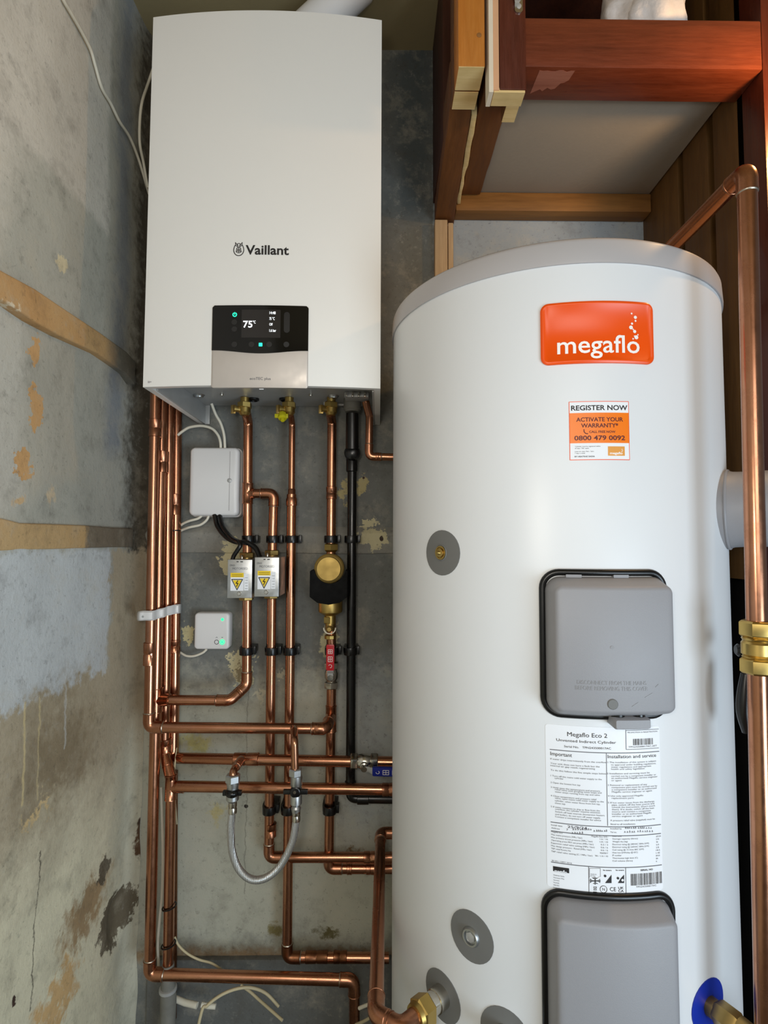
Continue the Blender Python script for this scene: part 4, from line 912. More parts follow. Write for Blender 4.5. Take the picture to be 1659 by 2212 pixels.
# grey outlet stub on the right flank
ss, zs_ = TR*math.radians(51), S(1546, 1097)[1]; pS = fnT(ss, zs_, 0); nS = tank_n(ss)
stub = build(MB().lathe(pS-nS*0.03, nS, [(0.0615, 0), (0.0615, 0.031), (0.0605, 0.034), (0.0585, 0.040), (0.0578, 0.05), (0.0570, 0.098), (0.055, 0.101), (0.04, 0.102)], 56), 'outlet_cowl', 'grey_plastic', tank, 'round grey plastic cowl on the right flank', smooth=50)
build(MB().tube([pS+nS*0.0035+Vector((-nS.y, nS.x, 0))*0.0610*math.cos(a)+Vector((0, 0, 1))*0.0610*math.sin(a) for a in [k*math.pi/24 for k in range(48)]], 0.0018, 8, closed=True), 'cowl_lip', 'grey_plastic', stub)
build(MB().lathe(pS+nS*0.0715, nS, [(0.018, 0), (0.018, 0.02), (0.012, 0.022)], 24), 'cowl_gland', 'black_rubber', stub)
# ------------------------------------------------------------ pipework
R22, R15 = 0.0111, 0.0077
def P(px, py, Y): return at(px, py, Y)
def pipe(label, pts, r, elbows=(), joints=(), mat='copper', name='copper_pipe', group=None, bend=0.016, cat='pipe', jm='copper_joint', ek=1.13):
    # pts: points of the run; elbows: indices of corners with a fitting; joints: (point, direction, length)
    V = [p if isinstance(p, Vector) else P(*p) for p in pts]
    lo = min(V, key=lambda v: v.z)
    t = thing(name, lo, label, cat, group)
    build(MB().tube(fillet(V, bend), r, 20), 'tube', mat, t, smooth=50)
    for i in elbows:
        a = (V[i-1]-V[i]); b = (V[i+1]-V[i]); la = min(0.019+r, a.length*0.6); lb = min(0.019+r, b.length*0.6)
        a.normalize(); b.normalize(); q0, q1 = V[i]+a*la, V[i]+b*lb
        path = fillet([q0, V[i], q1], bend); m = MB().tube(path, r*ek, 20)
        for q, d in ((q0, a), (q1, b)): m.lathe(q-d*0.0025, d, [(r*ek, 0), (r*(ek+0.05), 0.0005), (r*(ek+0.05), 0.002), (r*1.01, 0.0028)], 20)
        e = build(m, 'elbow', jm, t, smooth=50)
        for q, d in ((q0, a), (q1, b)): build(MB().lathe(q, d, [(r*1.10, 0), (r*1.08, 0.0009), (r*1.0, 0.0018)], 20), 'solder_ring', 'solder', e)
    for p, d, L in joints:
        p = p if isinstance(p, Vector) else P(*p); d = Vector(d).normalized()
        m = MB().lathe(p-d*L/2, d, [(r*1.03, 0), (r*1.15, 0.001), (r*1.13, L*0.45), (r*1.05, L*0.48), (r*1.05, L*0.52), (r*1.13, L*0.55), (r*1.15, L-0.001), (r*1.03, L)], 20); build(m, 'coupling', jm, t, smooth=50)
    return t, V
def tee(t, p, d, b, r, L=0.05, Lb=0.03):
    p = p if isinstance(p, Vector) else P(*p); d = Vector(d).normalized(); b = Vector(b).normalized()
    m = MB(); k = 1.13
    m.lathe(p-d*L/2, d, [(r*1.01, 0), (r*(k+.05), 0.0008), (r*(k+.05), 0.0025), (r*k, 0.003), (r*k, L-0.003), (r*(k+.05), L-0.0025), (r*(k+.05), L-0.0008), (r*1.01, L)], 20)
    m.lathe(p, b, [(r*k, 0), (r*k, Lb-0.003), (r*(k+.05), Lb-0.0025), (r*(k+.05), Lb-0.0006), (r*1.01, Lb)], 20)
    return build(m, 'tee', 'copper_joint', t, smooth=50)
UP = Vector((0, 0, 1)); RT = Vector((1, 0, 0))
YP = 1.262
# left riser bundle
pa, Va = pipe('leftmost copper riser of the bundle, turning right into a horizontal run at its foot', [(337, 800, 1.205), (322, 1571, 1.205), (704, 1574, 1.205), (715, 1545, YP)], R22*1.04, (1, 2), [((335, 925, 1.205), UP, 0.04), ((323, 1412, 1.205), UP, 0.05)], bend=0.02)
build(MB().lathe(P(690, 1574, 1.205), RT, [(0.0122, -0.012), (0.0132, -0.010), (0.0132, 0.010), (0.0122, 0.012)], 20), 'coupling', 'copper_joint', pa)
pb, Vb = pipe('second copper riser of the bundle, continuing down to the lowest horizontal pipe by the floor', [(353, 800, 1.235), (323, 2104, 1.225), (765, 2117, 1.225), (766, 2290, 1.225)], 0.0118, (1, 2), [((351, 998, 1.235), UP, 0.05)], bend=0.022)
tee(pb, (338, 1512, 1.232), UP, RT, 0.0118, 0.055, 0.03)
pc, Vc = pipe('third copper riser of the bundle, kinking right beside the crossing pipes', [(368, 800, 1.258), (358, 1480, 1.258), (355, 1628, 1.258), (370, 1682, 1.235), (369, 1720, 1.235), (363, 2085, 1.235)], R22, (2, 3), [((358, 1610, 1.258), UP, 0.03)], bend=0.012)
tee(pc, (369, 1700, 1.235), UP, RT, R22, 0.055, 0.03)
pd, Vd = pipe('fourth copper riser of the bundle, nearest the wall, feeding the blue lever run', [(383, 800, 1.283), (377, 1480, 1.280), (374, 1637, 1.275), (400, 1638, 1.25), (555, 1641, 1.215), (885, 1647, 1.205)], 0.0118, (), [((378, 1090, 1.281), UP, 0.05), ((377, 1395, 1.280), UP, 0.03), ((532, 1640, 1.215), RT, 0.055)], bend=0.016)
pipe('slim copper pipe dropping behind the third riser towards the floor', [(377, 1665, 1.288), (374, 2200, 1.288)], R15, mat='copper_old')
pipe('copper run crossing in front of the lower risers, just above the hanging clips', [(384, 1698.5, 1.232), (600, 1702, 1.215), (885, 1706, 1.21)], 0.0118, (), [((840, 1705.5, 1.21), RT, 0.03)])
# pipes under the boiler
p1, V1 = pipe('copper pipe under the boiler that passes the left actuator and bends left into the bundle', [(531, 868, 1.235), (531, 890, 1.235), (536, 912, YP), (533, 1480, YP), (497, 1513, 1.235), (352, 1512, 1.232)], R22, (3, 4), [((353, 1512, 1.232), RT, 0.02), ((480, 1513, 1.235), RT, 0.02)], bend=0.02)
tee(p1, (535, 1066, YP), UP, RT, R22, 0.05, 0.016)
p2, V2 = pipe('copper pipe branching off the tee and running down through the right actuator', [(540, 1066, YP), (592, 1066, YP), (588, 1200, YP), (581, 1852, YP), (890, 1852, YP)], R22, (1, 3), [((585, 1792, YP), UP, 0.03), ((800, 1852, YP), RT, 0.03)])
p3, V3 = pipe('thin copper gas pipe below the yellow capped cock, widening halfway down', [(627, 868, 1.235), (627, 892, 1.235), (631, 915, YP), (630, 1062, YP)], R15, (), [])
p3b, V3b = pipe('straight copper pipe right of the actuators, dropping to the elbow above the plinth', [(630, 1068, YP), (620, 2068, YP), (840, 2069, YP)], R22, (1,), [((684, 2067, YP), RT, 0.05), ((735, 2067, YP), RT, 0.03)], jm='copper_old')
a_ = P(630, 1080, YP); build(MB().lathe(a_, UP, [(0.0125, -0.014), (0.0130, -0.012), (0.0130, 0.002), (0.0092, 0.010), (0.0090, 0.024), (0.0078, 0.026)], 20), 'reducer', 'copper_joint', p3b)
p4, V4 = pipe('copper pipe under the boiler carrying the brass filter and the red lever valve', [(713, 868, 1.235), (713, 890, 1.235), (717, 912, YP), (715, 1190, YP), (716, 1480, YP), (710, 1876, YP+0.012), (890, 1876, YP+0.012)], R22, (5,), [((716, 1065, YP), UP, 0.03), ((800, 1876, YP+0.012), RT, 0.02), ((755, 1876, YP+0.012), RT, 0.012)])
tee(p4, (715, 1552, YP), UP, (-0.1, -1, -0.35), R22, 0.06, 0.016)
p5, V5 = pipe('small copper discharge pipe leaving the boiler corner and turning right behind the tank', [(790, 868, 1.20), (798, 900, 1.20), (797, 986.5, 1.20), (880, 988, 1.20)], 0.0085, (2,), [((815, 986.5, 1.20), RT, 0.008)], bend=0.012, ek=1.1)
# black condensate
pk = thing('condensate_pipe', P(757, 1725, YP), 'black plastic waste pipe running down beside the tank', 'waste pipe')
build(MB().tube(fillet([P(761, 985, YP), P(757, 1724, YP), P(890, 1726, YP)], 0.014), 0.0108, 20), 'tube', 'black', pk)
build(MB().tube([P(761, 893, 1.235), P(761, 970, 1.245)], [0.0145, 0.0155], 20), 'flexible_boot', 'black_rubber', pk)
build(MB().lathe(P(761, 978, 1.248)+Vector((0, 0, 0.0)), (0, -1, 0), [(0.0185, -0.02), (0.019, 0.0), (0.0165, 0.008), (0.008, 0.013)], 24), 'trap_joint', 'black', pk)
build(MB().lathe(P(760, 1018, YP), UP, [(0.0113, -0.002), (0.0135, 0), (0.0135, 0.04), (0.012, 0.044)], 20), 'socket', 'black', pk)
a_ = P(761, 868, 1.235); build(MB().lathe(a_, -UP, [(0.020, -0.01), (0.020, 0.018), (0.017, 0.0205), (0.017, 0.024)], 28), 'grey_adapter', 'lead', pk, 'grey plastic adapter at the boiler')
m = MB()
m.lathe(P(757, 1708, YP), -UP, [(0.0112, -0.022), (0.0128, -0.021), (0.0128, 0), (0.0115, 0.002)], 20); build(m, 'elbow_socket', 'black', pk); m = MB()
m.lathe(P(775, 1725, YP), RT, [(0.0112, -0.004), (0.0128, -0.003), (0.0128, 0.022), (0.0112, 0.023)], 20)
build(m, 'elbow_socket', 'black', pk)
# pipe beside the tank and its elbow into it
nz_ = tank_n(s3); pz3 = fnT(s3, z3, 0); xv = P(821, 2100, 0.88)
pv0 = pz3+nz_*0.082
zf, zbk = pv0.z, P(822, 1799, 1.25).z
side = [P(900, 1800, 1.25), Vector((P(822, 1799, 1.25).x, 1.25, zbk)), Vector((P(812, 2188, 0.80).x, 0.80, zf)), pv0, pz3+nz_*0.036]
tv, Vv = pipe('copper pipe running back along the left foot of the tank from its brass nut', side, 0.0111, (1, 2, 3), [], bend=0.018)
build(MB().hexnut(pz3+nz_*0.028, nz_, 0.0205, 0.022), 'compression_nut', 'brass', tv, 'brass compression nut')
build(MB().lathe(pz3, nz_, [(0.016, 0), (0.016, 0.016), (0.0145, 0.017), (0.0145, 0.028)], 28), 'chrome_ring', 'chrome', tv, 'bright chrome collar')
build(MB().lathe(pz3+nz_*0.050, nz_, [(0.0175, 0), (0.016, 0.006), (0.0125, 0.0068)], 28), 'olive_ring', 'brass', tv)
# right hand foreground pipe
RYp = 0.70
rp, Vr = pipe('tall thick copper pipe in the right foreground, turning back over the tank lid', [(1656, 2300, RYp), (1613, 369, RYp), Vector((P(1613, 369, RYp).x+0.004, 1.29, P(1613, 369, RYp).z))], 0.0121, (1,), [], bend=0.016, ek=1.08)
vb = thing('check_valve', P(1638, 1398, RYp), 'brass compression valve on the right foreground pipe', 'valve')
c_ = P(1636, 1398, RYp); ax = (Vr[1]-Vr[0]).normalized()
hh = (P(1636, 1341, RYp).z-P(1636, 1456, RYp).z)
build(MB().hexnut(c_+ax*(hh/2-0.021), ax, 0.0205, 0.021, 0.2), 'nut', 'brass', vb, bevel=0.0006)
build(MB().hexnut(c_-ax*(hh/2), ax, 0.0205, 0.020, 0.2), 'nut', 'brass', vb, bevel=0.0006)
m = MB().lathe(c_-ax*(hh/2-0.018), ax, [(0.015, 0), (0.0175, 0.003), (0.0158, 0.005), (0.0182, 0.007), (0.0182, hh-0.047), (0.0160, hh-0.044), (0.0178, hh-0.041), (0.0150, hh-0.038)], 28)
body = build(m, 'body', 'brass', vb)
m = MB(); fv = lambda u, w, d: c_+Vector((0.0184*math.sin(u/0.0184), -0.0184*math.cos(u/0.0184), w))
for w in (-0.012, 0.004):
    m = MB(); strokes(m, [(0.006, w), (0.006, w+0.006), (0.010, w+0.006), (0.010, w), (0.006, w)], 0.0008, fv); build(m, 'stamped_mark', 'brass_dull', body, flip=False)
hb = P(1607, 1415, RYp+0.03)
m = MB(); m.lathe(hb+Vector((0.01, 0, 0.006)), (-1, 0.2, 0), [(0.008, 0), (0.0085, 0.016), (0.006, 0.019)], 20)
build(m, 'handle_boss', 'black', vb, 'black handle boss')
lz = [P(1611, 1455, RYp+0.035), P(1607, 1500, RYp+0.035), P(1606, 1540, RYp+0.035), P(1614, 1582, RYp+0.035)]
build(MB().tube(catmull(lz, 5), [0.006+0.003*math.sin(k/15*math.pi) for k in range(16)], 14), 'handle', 'black', vb, 'black lever hanging behind the pipe')
# blue disc fitting
pb_ = fnT(sb+0.001, zb_, 0); nb_ = tank_n(sb)
fb = thing('tank_fitting', pb_, 'dull brass fitting and pipe end screwed into the blue disc', 'fitting')
build(MB().lathe(pb_, nb_, [(0.0125, 0), (0.0125, 0.010), (0.0115, 0.011)], 24), 'collar', 'brass_dull', fb); build(MB().hexnut(pb_+nb_*0.010, nb_, 0.0165, 0.03, 0.4), 'nut', 'brass_dull', fb)
build(MB().lathe(pb_+nb_*0.040, nb_, [(0.0150, 0), (0.0140, 0.022), (0.0115, 0.025)], 24), 'sleeve', 'brass_dull', fb)
build(MB().tube(fillet([pb_+nb_*0.05, pb_+nb_*0.12, pb_+nb_*0.13+Vector((0.05, 0.05, -0.06))], 0.02), 0.0085, 18), 'pipe_end', 'copper', fb)
# floor end of the third riser
ld = thing('lagged_pipe', P(365, 2200, 1.235), 'grey lagged pipe standing at the floor under the third riser', 'pipe')
build(MB().tube([Vector((P(364, 2100, 1.235).x, 1.235, 0.0)), P(364, 2150, 1.235), P(363, 2118, 1.235), P(363, 2082, 1.235)], [0.017, 0.0165, 0.014, 0.0128], 20), 'lagging', 'lead', ld)
m = MB().lathe(P(363, 2136, 1.235), UP, [(0.0165, -0.004), (0.0185, -0.003), (0.0185, 0.003), (0.0165, 0.004)], 20); build(m, 'band', 'steel_dark', ld)

# ------------------------------------------------------------ clips
def clip(px, py, Y, label, r=R22, tilt=0.0, h=0.017, group='black pipe clips'):
    c_ = P(px, py, Y); t = thing('pipe_clip', (c_.x, WALL_Y-0.006, c_.z-h/2), label, 'pipe clip', group)
    m = MB(); fs = lambda u, w, d: Vector((c_.x+u, Y-0.0+w, c_.z+d+tilt*(-w)))
    o = r*1.04; q_ = r*1.42
    arc = [(q_*math.sin(a), -q_*math.cos(a)) for a in [math.radians(-120+240*k/24) for k in range(25)]]
    inn = [(o*math.sin(a), -o*math.cos(a)) for a in [math.radians(120-240*k/24) for k in range(25)]]
    m.prism(arc+inn, fs, -h/2, h/2); s_ = build(m, 'strap', 'black', t, bevel=0.0008)
    m = MB(); m.box(c_.x-r*1.55, c_.x+r*1.55, Y+r*0.5, WALL_Y-0.0055, c_.z-h/2, c_.z+h/2); build(m, 'base', 'black', t, bevel=0.002)
    m = MB(); m.box(c_.x+r*1.35, c_.x+r*1.95, Y-r*0.3, Y+r*1.2, c_.z-h*0.45, c_.z+h*0.62); build(m, 'catch', 'black', t, bevel=0.0015)
    return t
YR = WALL_Y
for nm, py, row in (('upper', 1165, ((537, 'left actuator pipe'), (590, 'right actuator pipe'), (631, 'straight pipe'), (715, 'filter pipe'))), ('middle', 1406, ((532, 'left actuator pipe'), (587, 'right actuator pipe'), (627, 'straight pipe'), (717, 'red lever pipe'))), ('lower', 1748, ((582, 'actuator pipe'), (622, 'straight pipe behind the hose'), (712, 'filter pipe')))):
    for px, w in row: clip(px, py, YP, f'black clip of the {nm} row holding the {w} to the wall')
clip(759, 1165, YP, 'black clip of the upper row holding the black waste pipe', 0.0108); clip(757, 1406, YP, 'black clip of the middle row holding the black waste pipe', 0.0108)
# white four way saddle over the bundle
t = thing('saddle_clip', P(340, 1330, 1.23), 'white plastic saddle strapping the four risers of the bundle', 'pipe clip')
m = MB(); pts = [P(297, 1331, 1.26), P(300, 1331, 1.19), P(312, 1330, 1.182), P(330, 1330, 1.181), P(339, 1327, 1.20), P(346, 1325, 1.209), P(355, 1323, 1.214), P(361, 1320, 1.23), P(367, 1319, 1.237), P(374, 1317, 1.245), P(381, 1316, 1.256), P(388, 1315, 1.262), P(391, 1315, 1.30)]
c2 = catmull(pts, 4); loops = [[p+Vector((0, 0, dz))+Vector((0, dy, 0)) for dy, dz in ((0.001, -0.0105), (-0.003, -0.0075), (-0.004, 0), (-0.003, 0.0075), (0.001, 0.0105), (0.002, 0.0))] for p in c2]
m.loft(loops); build(m, 'strap', 'white_plastic', t)
m = MB(); p = P(309, 1332, 1.179); m.lathe(p, (0, -1, 0), [(0.0025, 0), (0.0025, 0.0012)], 12); build(m, 'screw', 'steel_dark', t)

# ------------------------------------------------------------ valves and fittings
def cock(px, py, label, yellow=False):
    c_ = P(px, py, 1.225); t = thing('isolating_cock', c_, label, 'valve', 'brass cocks under the boiler'); 
    m = MB().lathe(c_+Vector((0.012, 0, -0.006)), UP, [(0.009, -0.006), (0.0135, 0), (0.0135, 0.016), (0.010, 0.018), (0.010, 0.035)], 24); build(m, 'body', 'brass', t)
    build(MB().hexnut(c_+Vector((0.012, 0, 0.004)), UP, 0.0165, 0.014), 'nut', 'brass', t)
    m = MB().lathe(c_+Vector((0.004, -0.004, 0)), (-0.8, -0.6, 0), [(0.007, 0), (0.007, 0.012), (0.009, 0.013), (0.009, 0.018), (0.005, 0.0185)], 18); build(m, 'spindle', 'brass', t)
    m = MB(); m.box(c_.x-0.015, c_.x-0.004, c_.y-0.017, c_.y-0.014, c_.z-0.012, c_.z+0.008); build(m, 'lever', 'brass_dull', t, bevel=0.0015)
    if yellow:
        m = MB(); q_ = c_+Vector((0.0, -0.016, -0.018))
        m.lathe(q_, (0.15, -0.5, -0.8), [(0.0095, -0.008), (0.0105, 0), (0.0105, 0.006), (0.005, 0.007), (0.005, 0.014)], 8); m.box(q_.x-0.017, q_.x+0.013, q_.y-0.004, q_.y+0.004, q_.z-0.004, q_.z+0.005)
        build(m, 'yellow_cap', 'yellow_cap', t, 'yellow plastic tap', bevel=0.001)
    return t
cock(517, 886, 'brass cock under the boiler, left of three, above the left actuator pipe'); cock(613, 886, 'brass gas cock with a yellow tap under the boiler', True); cock(704, 886, 'brass cock under the boiler above the brass filter')
def actuator(x0, x1, y0, y1, Y0, Y1, label, pxp):
    a, b = P(x0, y1, Y0), P(x1, y0, Y0); t = thing('zone_valve', ((a.x+b.x)/2, Y0, a.z), label, 'zone valve', 'motorised zone valves')
    m = MB().box(a.x, b.x, Y0, Y1, a.z, b.z); cv = build(m, 'cover', 'zinc', t, bevel=0.0012)
    fA = lambda u, w, d: Vector((u, Y0-d, w)); W_, H_ = b.x-a.x, b.z-a.z; q = lambda u, w: (a.x+u*W_, a.z+w*H_)
    m = MB(); (u0, w0), (u1, w1) = q(0.13, 0.19), q(0.66, 0.64); rectp(m, u0, u1, w0, w1, fA, 0.0003); (u0, w0), (u1, w1) = q(0.68, 0.2), q(0.86, 0.63); rectp(m, u0, u1, w0, w1, fA, 0.0003); lb = build(m, 'warning_label', 'paper', cv, flip=False)
    m = MB(); (u0, w0), (u1, w1) = q(0.13, 0.54), q(0.66, 0.655); rectp(m, u0, u1, w0, w1, fA, 0.0005); m.add([fA(*q(*k), 0.0007) for k in ((0.22, 0.465), (0.58, 0.465), (0.40, 0.245))], [(0, 1, 2)]); build(m, 'yellow_print', 'yellow', cv, flip=False)
    m = MB(); tri = [(0.18, 0.485), (0.62, 0.485), (0.40, 0.215), (0.18, 0.485), (0.62, 0.485)]; strokes(m, [q(*k) for k in tri], 0.0016, fA, 0.0009)
    strokes(m, [q(*k) for k in ((0.43, 0.455), (0.36, 0.385), (0.44, 0.385), (0.38, 0.30))], 0.0018, fA, 0.0010)
    for w_ in (0.572, 0.612): strokes(m, [q(0.18, w_), q(0.61, w_)], 0.0008, fA, 0.0008)
    for k in range(5): strokes(m, [q(0.72+0.02*(k % 2), 0.25+k*0.07), q(0.83, 0.25+k*0.07)], 0.0006, fA, 0.0006)
    (u0, w0), (u1, w1) = q(0.36, 0.935), q(0.62, 0.958); rectp(m, u0, (u0*2+u1)/3, w0, w1, fA, 0.0006); rectp(m, (u0+u1*1.5)/2.5, u1, w0, w1, fA, 0.0006); build(m, 'black_print', 'ink', cv, flip=False)
    m = MB(); (u0, w0) = q(0.10, 0.83); (u1, _) = q(0.30, 0.83); write(m, 'MUT' if False else 'DN22', lambda u, w: fA(u, w, 0.0005), u0, u1, w0, 0.004)
    (u0, w0) = q(0.20, 0.74); (u1, _) = q(0.82, 0.74); write(m, 'MOTORISED', lambda u, w: fA(u, w, 0.0005), u0, u1, w0, 0.005)
    build(m, 'cover_print', 'ink_grey', cv, flip=False)
    u, w = q(0.49, 0.115); build(MB().lathe((u, Y0+0.001, w), (0, -1, 0), [(0.0046, 0), (0.0046, 0.002), (0.0036, 0.0028)], 18), 'cover_screw', 'chrome', cv)
    # brass body behind the cover, with its nuts
    xc = P(pxp, (y0+y1)/2, YP).x
    m = MB().lathe((xc, YP, a.z-0.006), UP, [(0.0135, 0), (0.0145, 0.004), (0.0145, H_+0.008), (0.0135, H_+0.012)], 24); bd = build(m, 'brass_body', 'brass_dull', t)
    build(MB().hexnut((xc, YP, b.z+0.001), UP, 0.0175, 0.013), 'nut', 'brass_dull', t); build(MB().hexnut((xc, YP, a.z-0.014), UP, 0.0170, 0.013), 'nut', 'brass_dull', t)
    m = MB().lathe((xc-0.006, YP-0.022, b.z), UP, [(0.0035, 0), (0.0035, 0.006), (0.0022, 0.008)], 14); build(m, 'lever_pin', 'chrome', t)
    return t
actuator(490.5, 545, 1209, 1292, 1.175, 1.243, 'left zinc zone valve box with a yellow shock warning label', 533)
actuator(549, 603, 1204, 1289, 1.165, 1.243, 'right zinc zone valve box with a yellow shock warning label', 587)
# magnetic filter
fl_ = thing('magnetic_filter', P(713, 1345, YP), 'brass dirt filter wrapped in a black foam jacket', 'filter')
FX = P(712, 1260, 1.235).x; ft = lambda py, Y=1.235: P(712, py, Y).z
build(MB().hexnut((P(716, 1170, YP).x, YP, ft(1190, YP)), UP, 0.0175, 0.017), 'top_nut', 'brass', fl_)
m = MB().lathe((P(715, 1200, YP).x, YP, ft(1205, YP)), UP, [(0.013, 0), (0.010, 0.004), (0.010, 0.012), (0.0135, 0.016)], 24); build(m, 'neck', 'brass', fl_)
cF = P(710, 1229, 1.185)
m = MB().lathe(P(714, 1226, 1.275), P(710, 1229, 1.185)-P(714, 1226, 1.275), [(0.030, 0), (0.033, 0.004), (0.033, 0.070), (0.031, 0.072), (0.0265, 0.074), (0.0265, 0.092), (0.0255, 0.0935)], 48); build(m, 'cap', 'brass_cap', fl_, 'round brass cap facing the room')
ja, jb = P(668, 1300, 1.195), P(750, 1232, 1.195)
ol = [(ja.x, ja.z+0.010), (ja.x, jb.z-0.003), (ja.x+0.003, jb.z)]
rc = 0.034; xc_, zc_ = cF.x+0.0015, cF.z+0.001
dz = jb.z-zc_; half = math.sqrt(max(rc*rc-dz*dz, 0)); a0 = math.atan2(dz, -half); a1 = math.atan2(dz, half)
if a0 < 0: a0 += 2*math.pi
a1 += 2*math.pi
ol += [(xc_+rc*math.cos(a0+(a1-a0)*k/22), zc_+rc*math.sin(a0+(a1-a0)*k/22)) for k in range(23)]
ol += [(jb.x-0.003, jb.z), (jb.x, jb.z-0.003), (jb.x, ja.z+0.010), (jb.x-0.017, ja.z-0.003), ((ja.x+jb.x)/2, ja.z-0.007), (ja.x+0.017, ja.z-0.003)]
m = MB().prism(ol, lambda u, w, d: Vector((u, d, w)), 1.20, 1.247); build(m, 'foam_jacket', 'black_foam', fl_, 'black foam jacket', bevel=0.003)
m = MB().lathe((FX+0.002, 1.238, 0), UP, [(0.012, ft(1348)), (0.012, ft(1330)), (0.017, ft(1328)), (0.0265, ft(1322)), (0.0275, ft(1318)), (0.0275, ft(1300)), (0.026, ft(1290))], 40); build(m, 'lower_bowl', 'brass', fl_)
build(MB().hexnut((FX, 1.238, ft(1347)), UP, 0.0135, ft(1331)-ft(1347)), 'bowl_nut', 'brass', fl_)
dcz = P(711, 1360, 1.215); m = MB().lathe((dcz.x, 1.24, dcz.z-0.006), UP, [(0.009, 0), (0.011, 0.002), (0.011, 0.02), (0.009, 0.024)], 24); m.lathe((dcz.x, 1.245, dcz.z), (0, -1, 0), [(0.007, 0), (0.007, 0.024), (0.0045, 0.026), (0.0045, 0.030)], 20); build(m, 'drain_cock', 'brass_dull', fl_)
m = MB().lathe((dcz.x+0.001, 1.238, P(712, 1376, 1.238).z), UP, [(0.012, -0.004), (0.0135, -0.003), (0.0135, 0.004), (0.012, 0.005)], 10); build(m, 'union_ring', 'brass', fl_)
rg = P(712, 1357, 1.203); build(MB().tube([rg+Vector((0.0130*math.cos(a), -0.002*math.sin(a), 0.0125*math.sin(a))) for a in [math.pi*(1.05+k*0.9/12) for k in range(-1, 14)]], 0.0014, 8), 'tie_ring', 'cream_paint', fl_, 'pale ring of the drain cock')
# lever valve under the filter
def lever_valve(name, p0, axis, L, lever_dir, lever_mat, lever_words, label, face=Vector((0, -1, 0)), lev=0.052, lw=0.017):
    t = thing(name, p0, label, 'valve'); A = Vector(axis).normalized()
    build(MB().hexnut(p0-A*L/2, A, 0.0175, 0.016), 'nut', 'chrome', t, bevel=0.0005); build(MB().hexnut(p0+A*(L/2-0.016), A, 0.0175, 0.016), 'nut', 'chrome', t, bevel=0.0005)
    m = MB().lathe(p0-A*(L/2-0.014), A, [(0.012, 0), (0.0135, 0.003), (0.0165, (L-0.028)*0.35), (0.0165, (L-0.028)*0.65), (0.0135, L-0.031), (0.012, L-0.028)], 28); bd = build(m, 'body', 'chrome', t)
    m = MB().lathe(p0, face, [(0.009, 0), (0.009, 0.019), (0.0065, 0.021), (0.0065, 0.028)], 20); build(m, 'stem', 'chrome', t)
    D = Vector(lever_dir).normalized(); Sd = D.cross(face).normalized(); q = p0+face*0.0245
    m = MB(); pl = [q-D*0.004+face*0.0, q+D*0.010+face*0.001, q+D*0.016+face*0.006, q+D*(0.02+lev)+face*0.008]
    def strip(pts, ws, th): 
        loops = []
        for p, w in zip(pts, ws): loops.append([p-Sd*w, p+Sd*w, p+Sd*w+face*th, p-Sd*w+face*th])
        return MB().loft(loops)
    lv = build(strip(pl, [0.006, 0.006, 0.007, 0.007], 0.0022), 'lever', 'steel_dark', t, bevel=0.0006)
    g0 = q+D*0.018+face*0.0055; g1 = q+D*(0.02+lev)+face*0.0075
    gr = build(strip([g0, g0+D*0.002, g1-D*0.002, g1], [lw/2-0.002, lw/2, lw/2, lw/2-0.002], 0.006), 'grip', lever_mat, lv, lever_words, bevel=0.001)
    fL = lambda u, w, d: g0+D*u+Sd*w+face*(0.0064+d+0.002*u/lev)
    m = MB(); n_ = lev
    for u0, u1 in ((0.36, 0.56), (0.68, 0.84)):
        for k in (-0.25, 0.0, 0.25): strokes(m, [(n_*u0, k*lw), (n_*u1, k*lw)], 0.0012, fL)
        for u in (u0, (u0+u1)/2, u1): strokes(m, [(n_*u, -0.25*lw), (n_*u, 0.25*lw)], 0.0009, fL)
    strokes(m, [(n_*0.18+0.0035*math.cos(a), 0.0035*math.sin(a)) for a in [math.radians(-60+k*20) for k in range(13)]], 0.0011, fL)
    build(m, 'grip_print', 'badge_white', gr, flip=False)
    return t
lever_valve('lever_valve', P(716, 1458, YP), UP, P(716, 1434, YP).z-P(716, 1480, YP).z+0.012, UP, 'red', 'red plastic grip', 'chrome lever valve with a red grip below the brass filter', lev=0.056, lw=0.018)
lever_valve('lever_valve', P(787, 1644.5, 1.207), RT, P(816, 1645, 1.207).x-P(757, 1645, 1.207).x, RT, 'blue', 'blue plastic grip', 'chrome lever valve with a blue grip half hidden by the tank', Vector((0, -1, -0.25)).normalized(), 0.062, 0.020)
# ------------------------------------------------------------ filling loop
lp_ = thing('filling_loop', P(549, 1903, 1.13), 'braided steel filling hose hanging in a loop between two small valves', 'hose')
HY = 1.125
hp = [P(x, y, HY) for x, y in ((502.5, 1752), (499.5, 1775), (499, 1800), (501.5, 1838), (513, 1872), (531, 1893), (552, 1901), (577, 1895), (601, 1876), (619, 1848), (631, 1820), (636.5, 1796), (640, 1768))]
build(MB().tube(catmull(hp, 6), 0.0074, 16), 'braided_hose', 'braid', lp_, 'woven steel hose')
for x, y in ((502.5, 1745), (640, 1762)):
    build(MB().lathe(P(x, y, HY), -UP, [(0.0085, -0.012), (0.0085, -0.003), (0.0076, -0.001), (0.0084, 0.002), (0.0084, 0.010), (0.0075, 0.011)], 18), 'ferrule', 'chrome', lp_)
sb_ = thing('service_valve', P(502, 1735, HY), 'small service valve with a black round knob at the left end of the hose', 'valve', 'filling loop valves')
build(MB().hexnut(P(503, 1690, HY), UP, 0.0150, 0.016), 'nut', 'zinc', sb_); build(MB().lathe(P(502.5, 1731, HY), UP, [(0.0095, 0), (0.0125, 0.004), (0.0125, 0.012), (0.0115, 0.03), (0.0128, 0.034), (0.0128, 0.046)], 20), 'body', 'zinc', sb_)
m = MB()
c_ = P(502, 1713, HY-0.004)
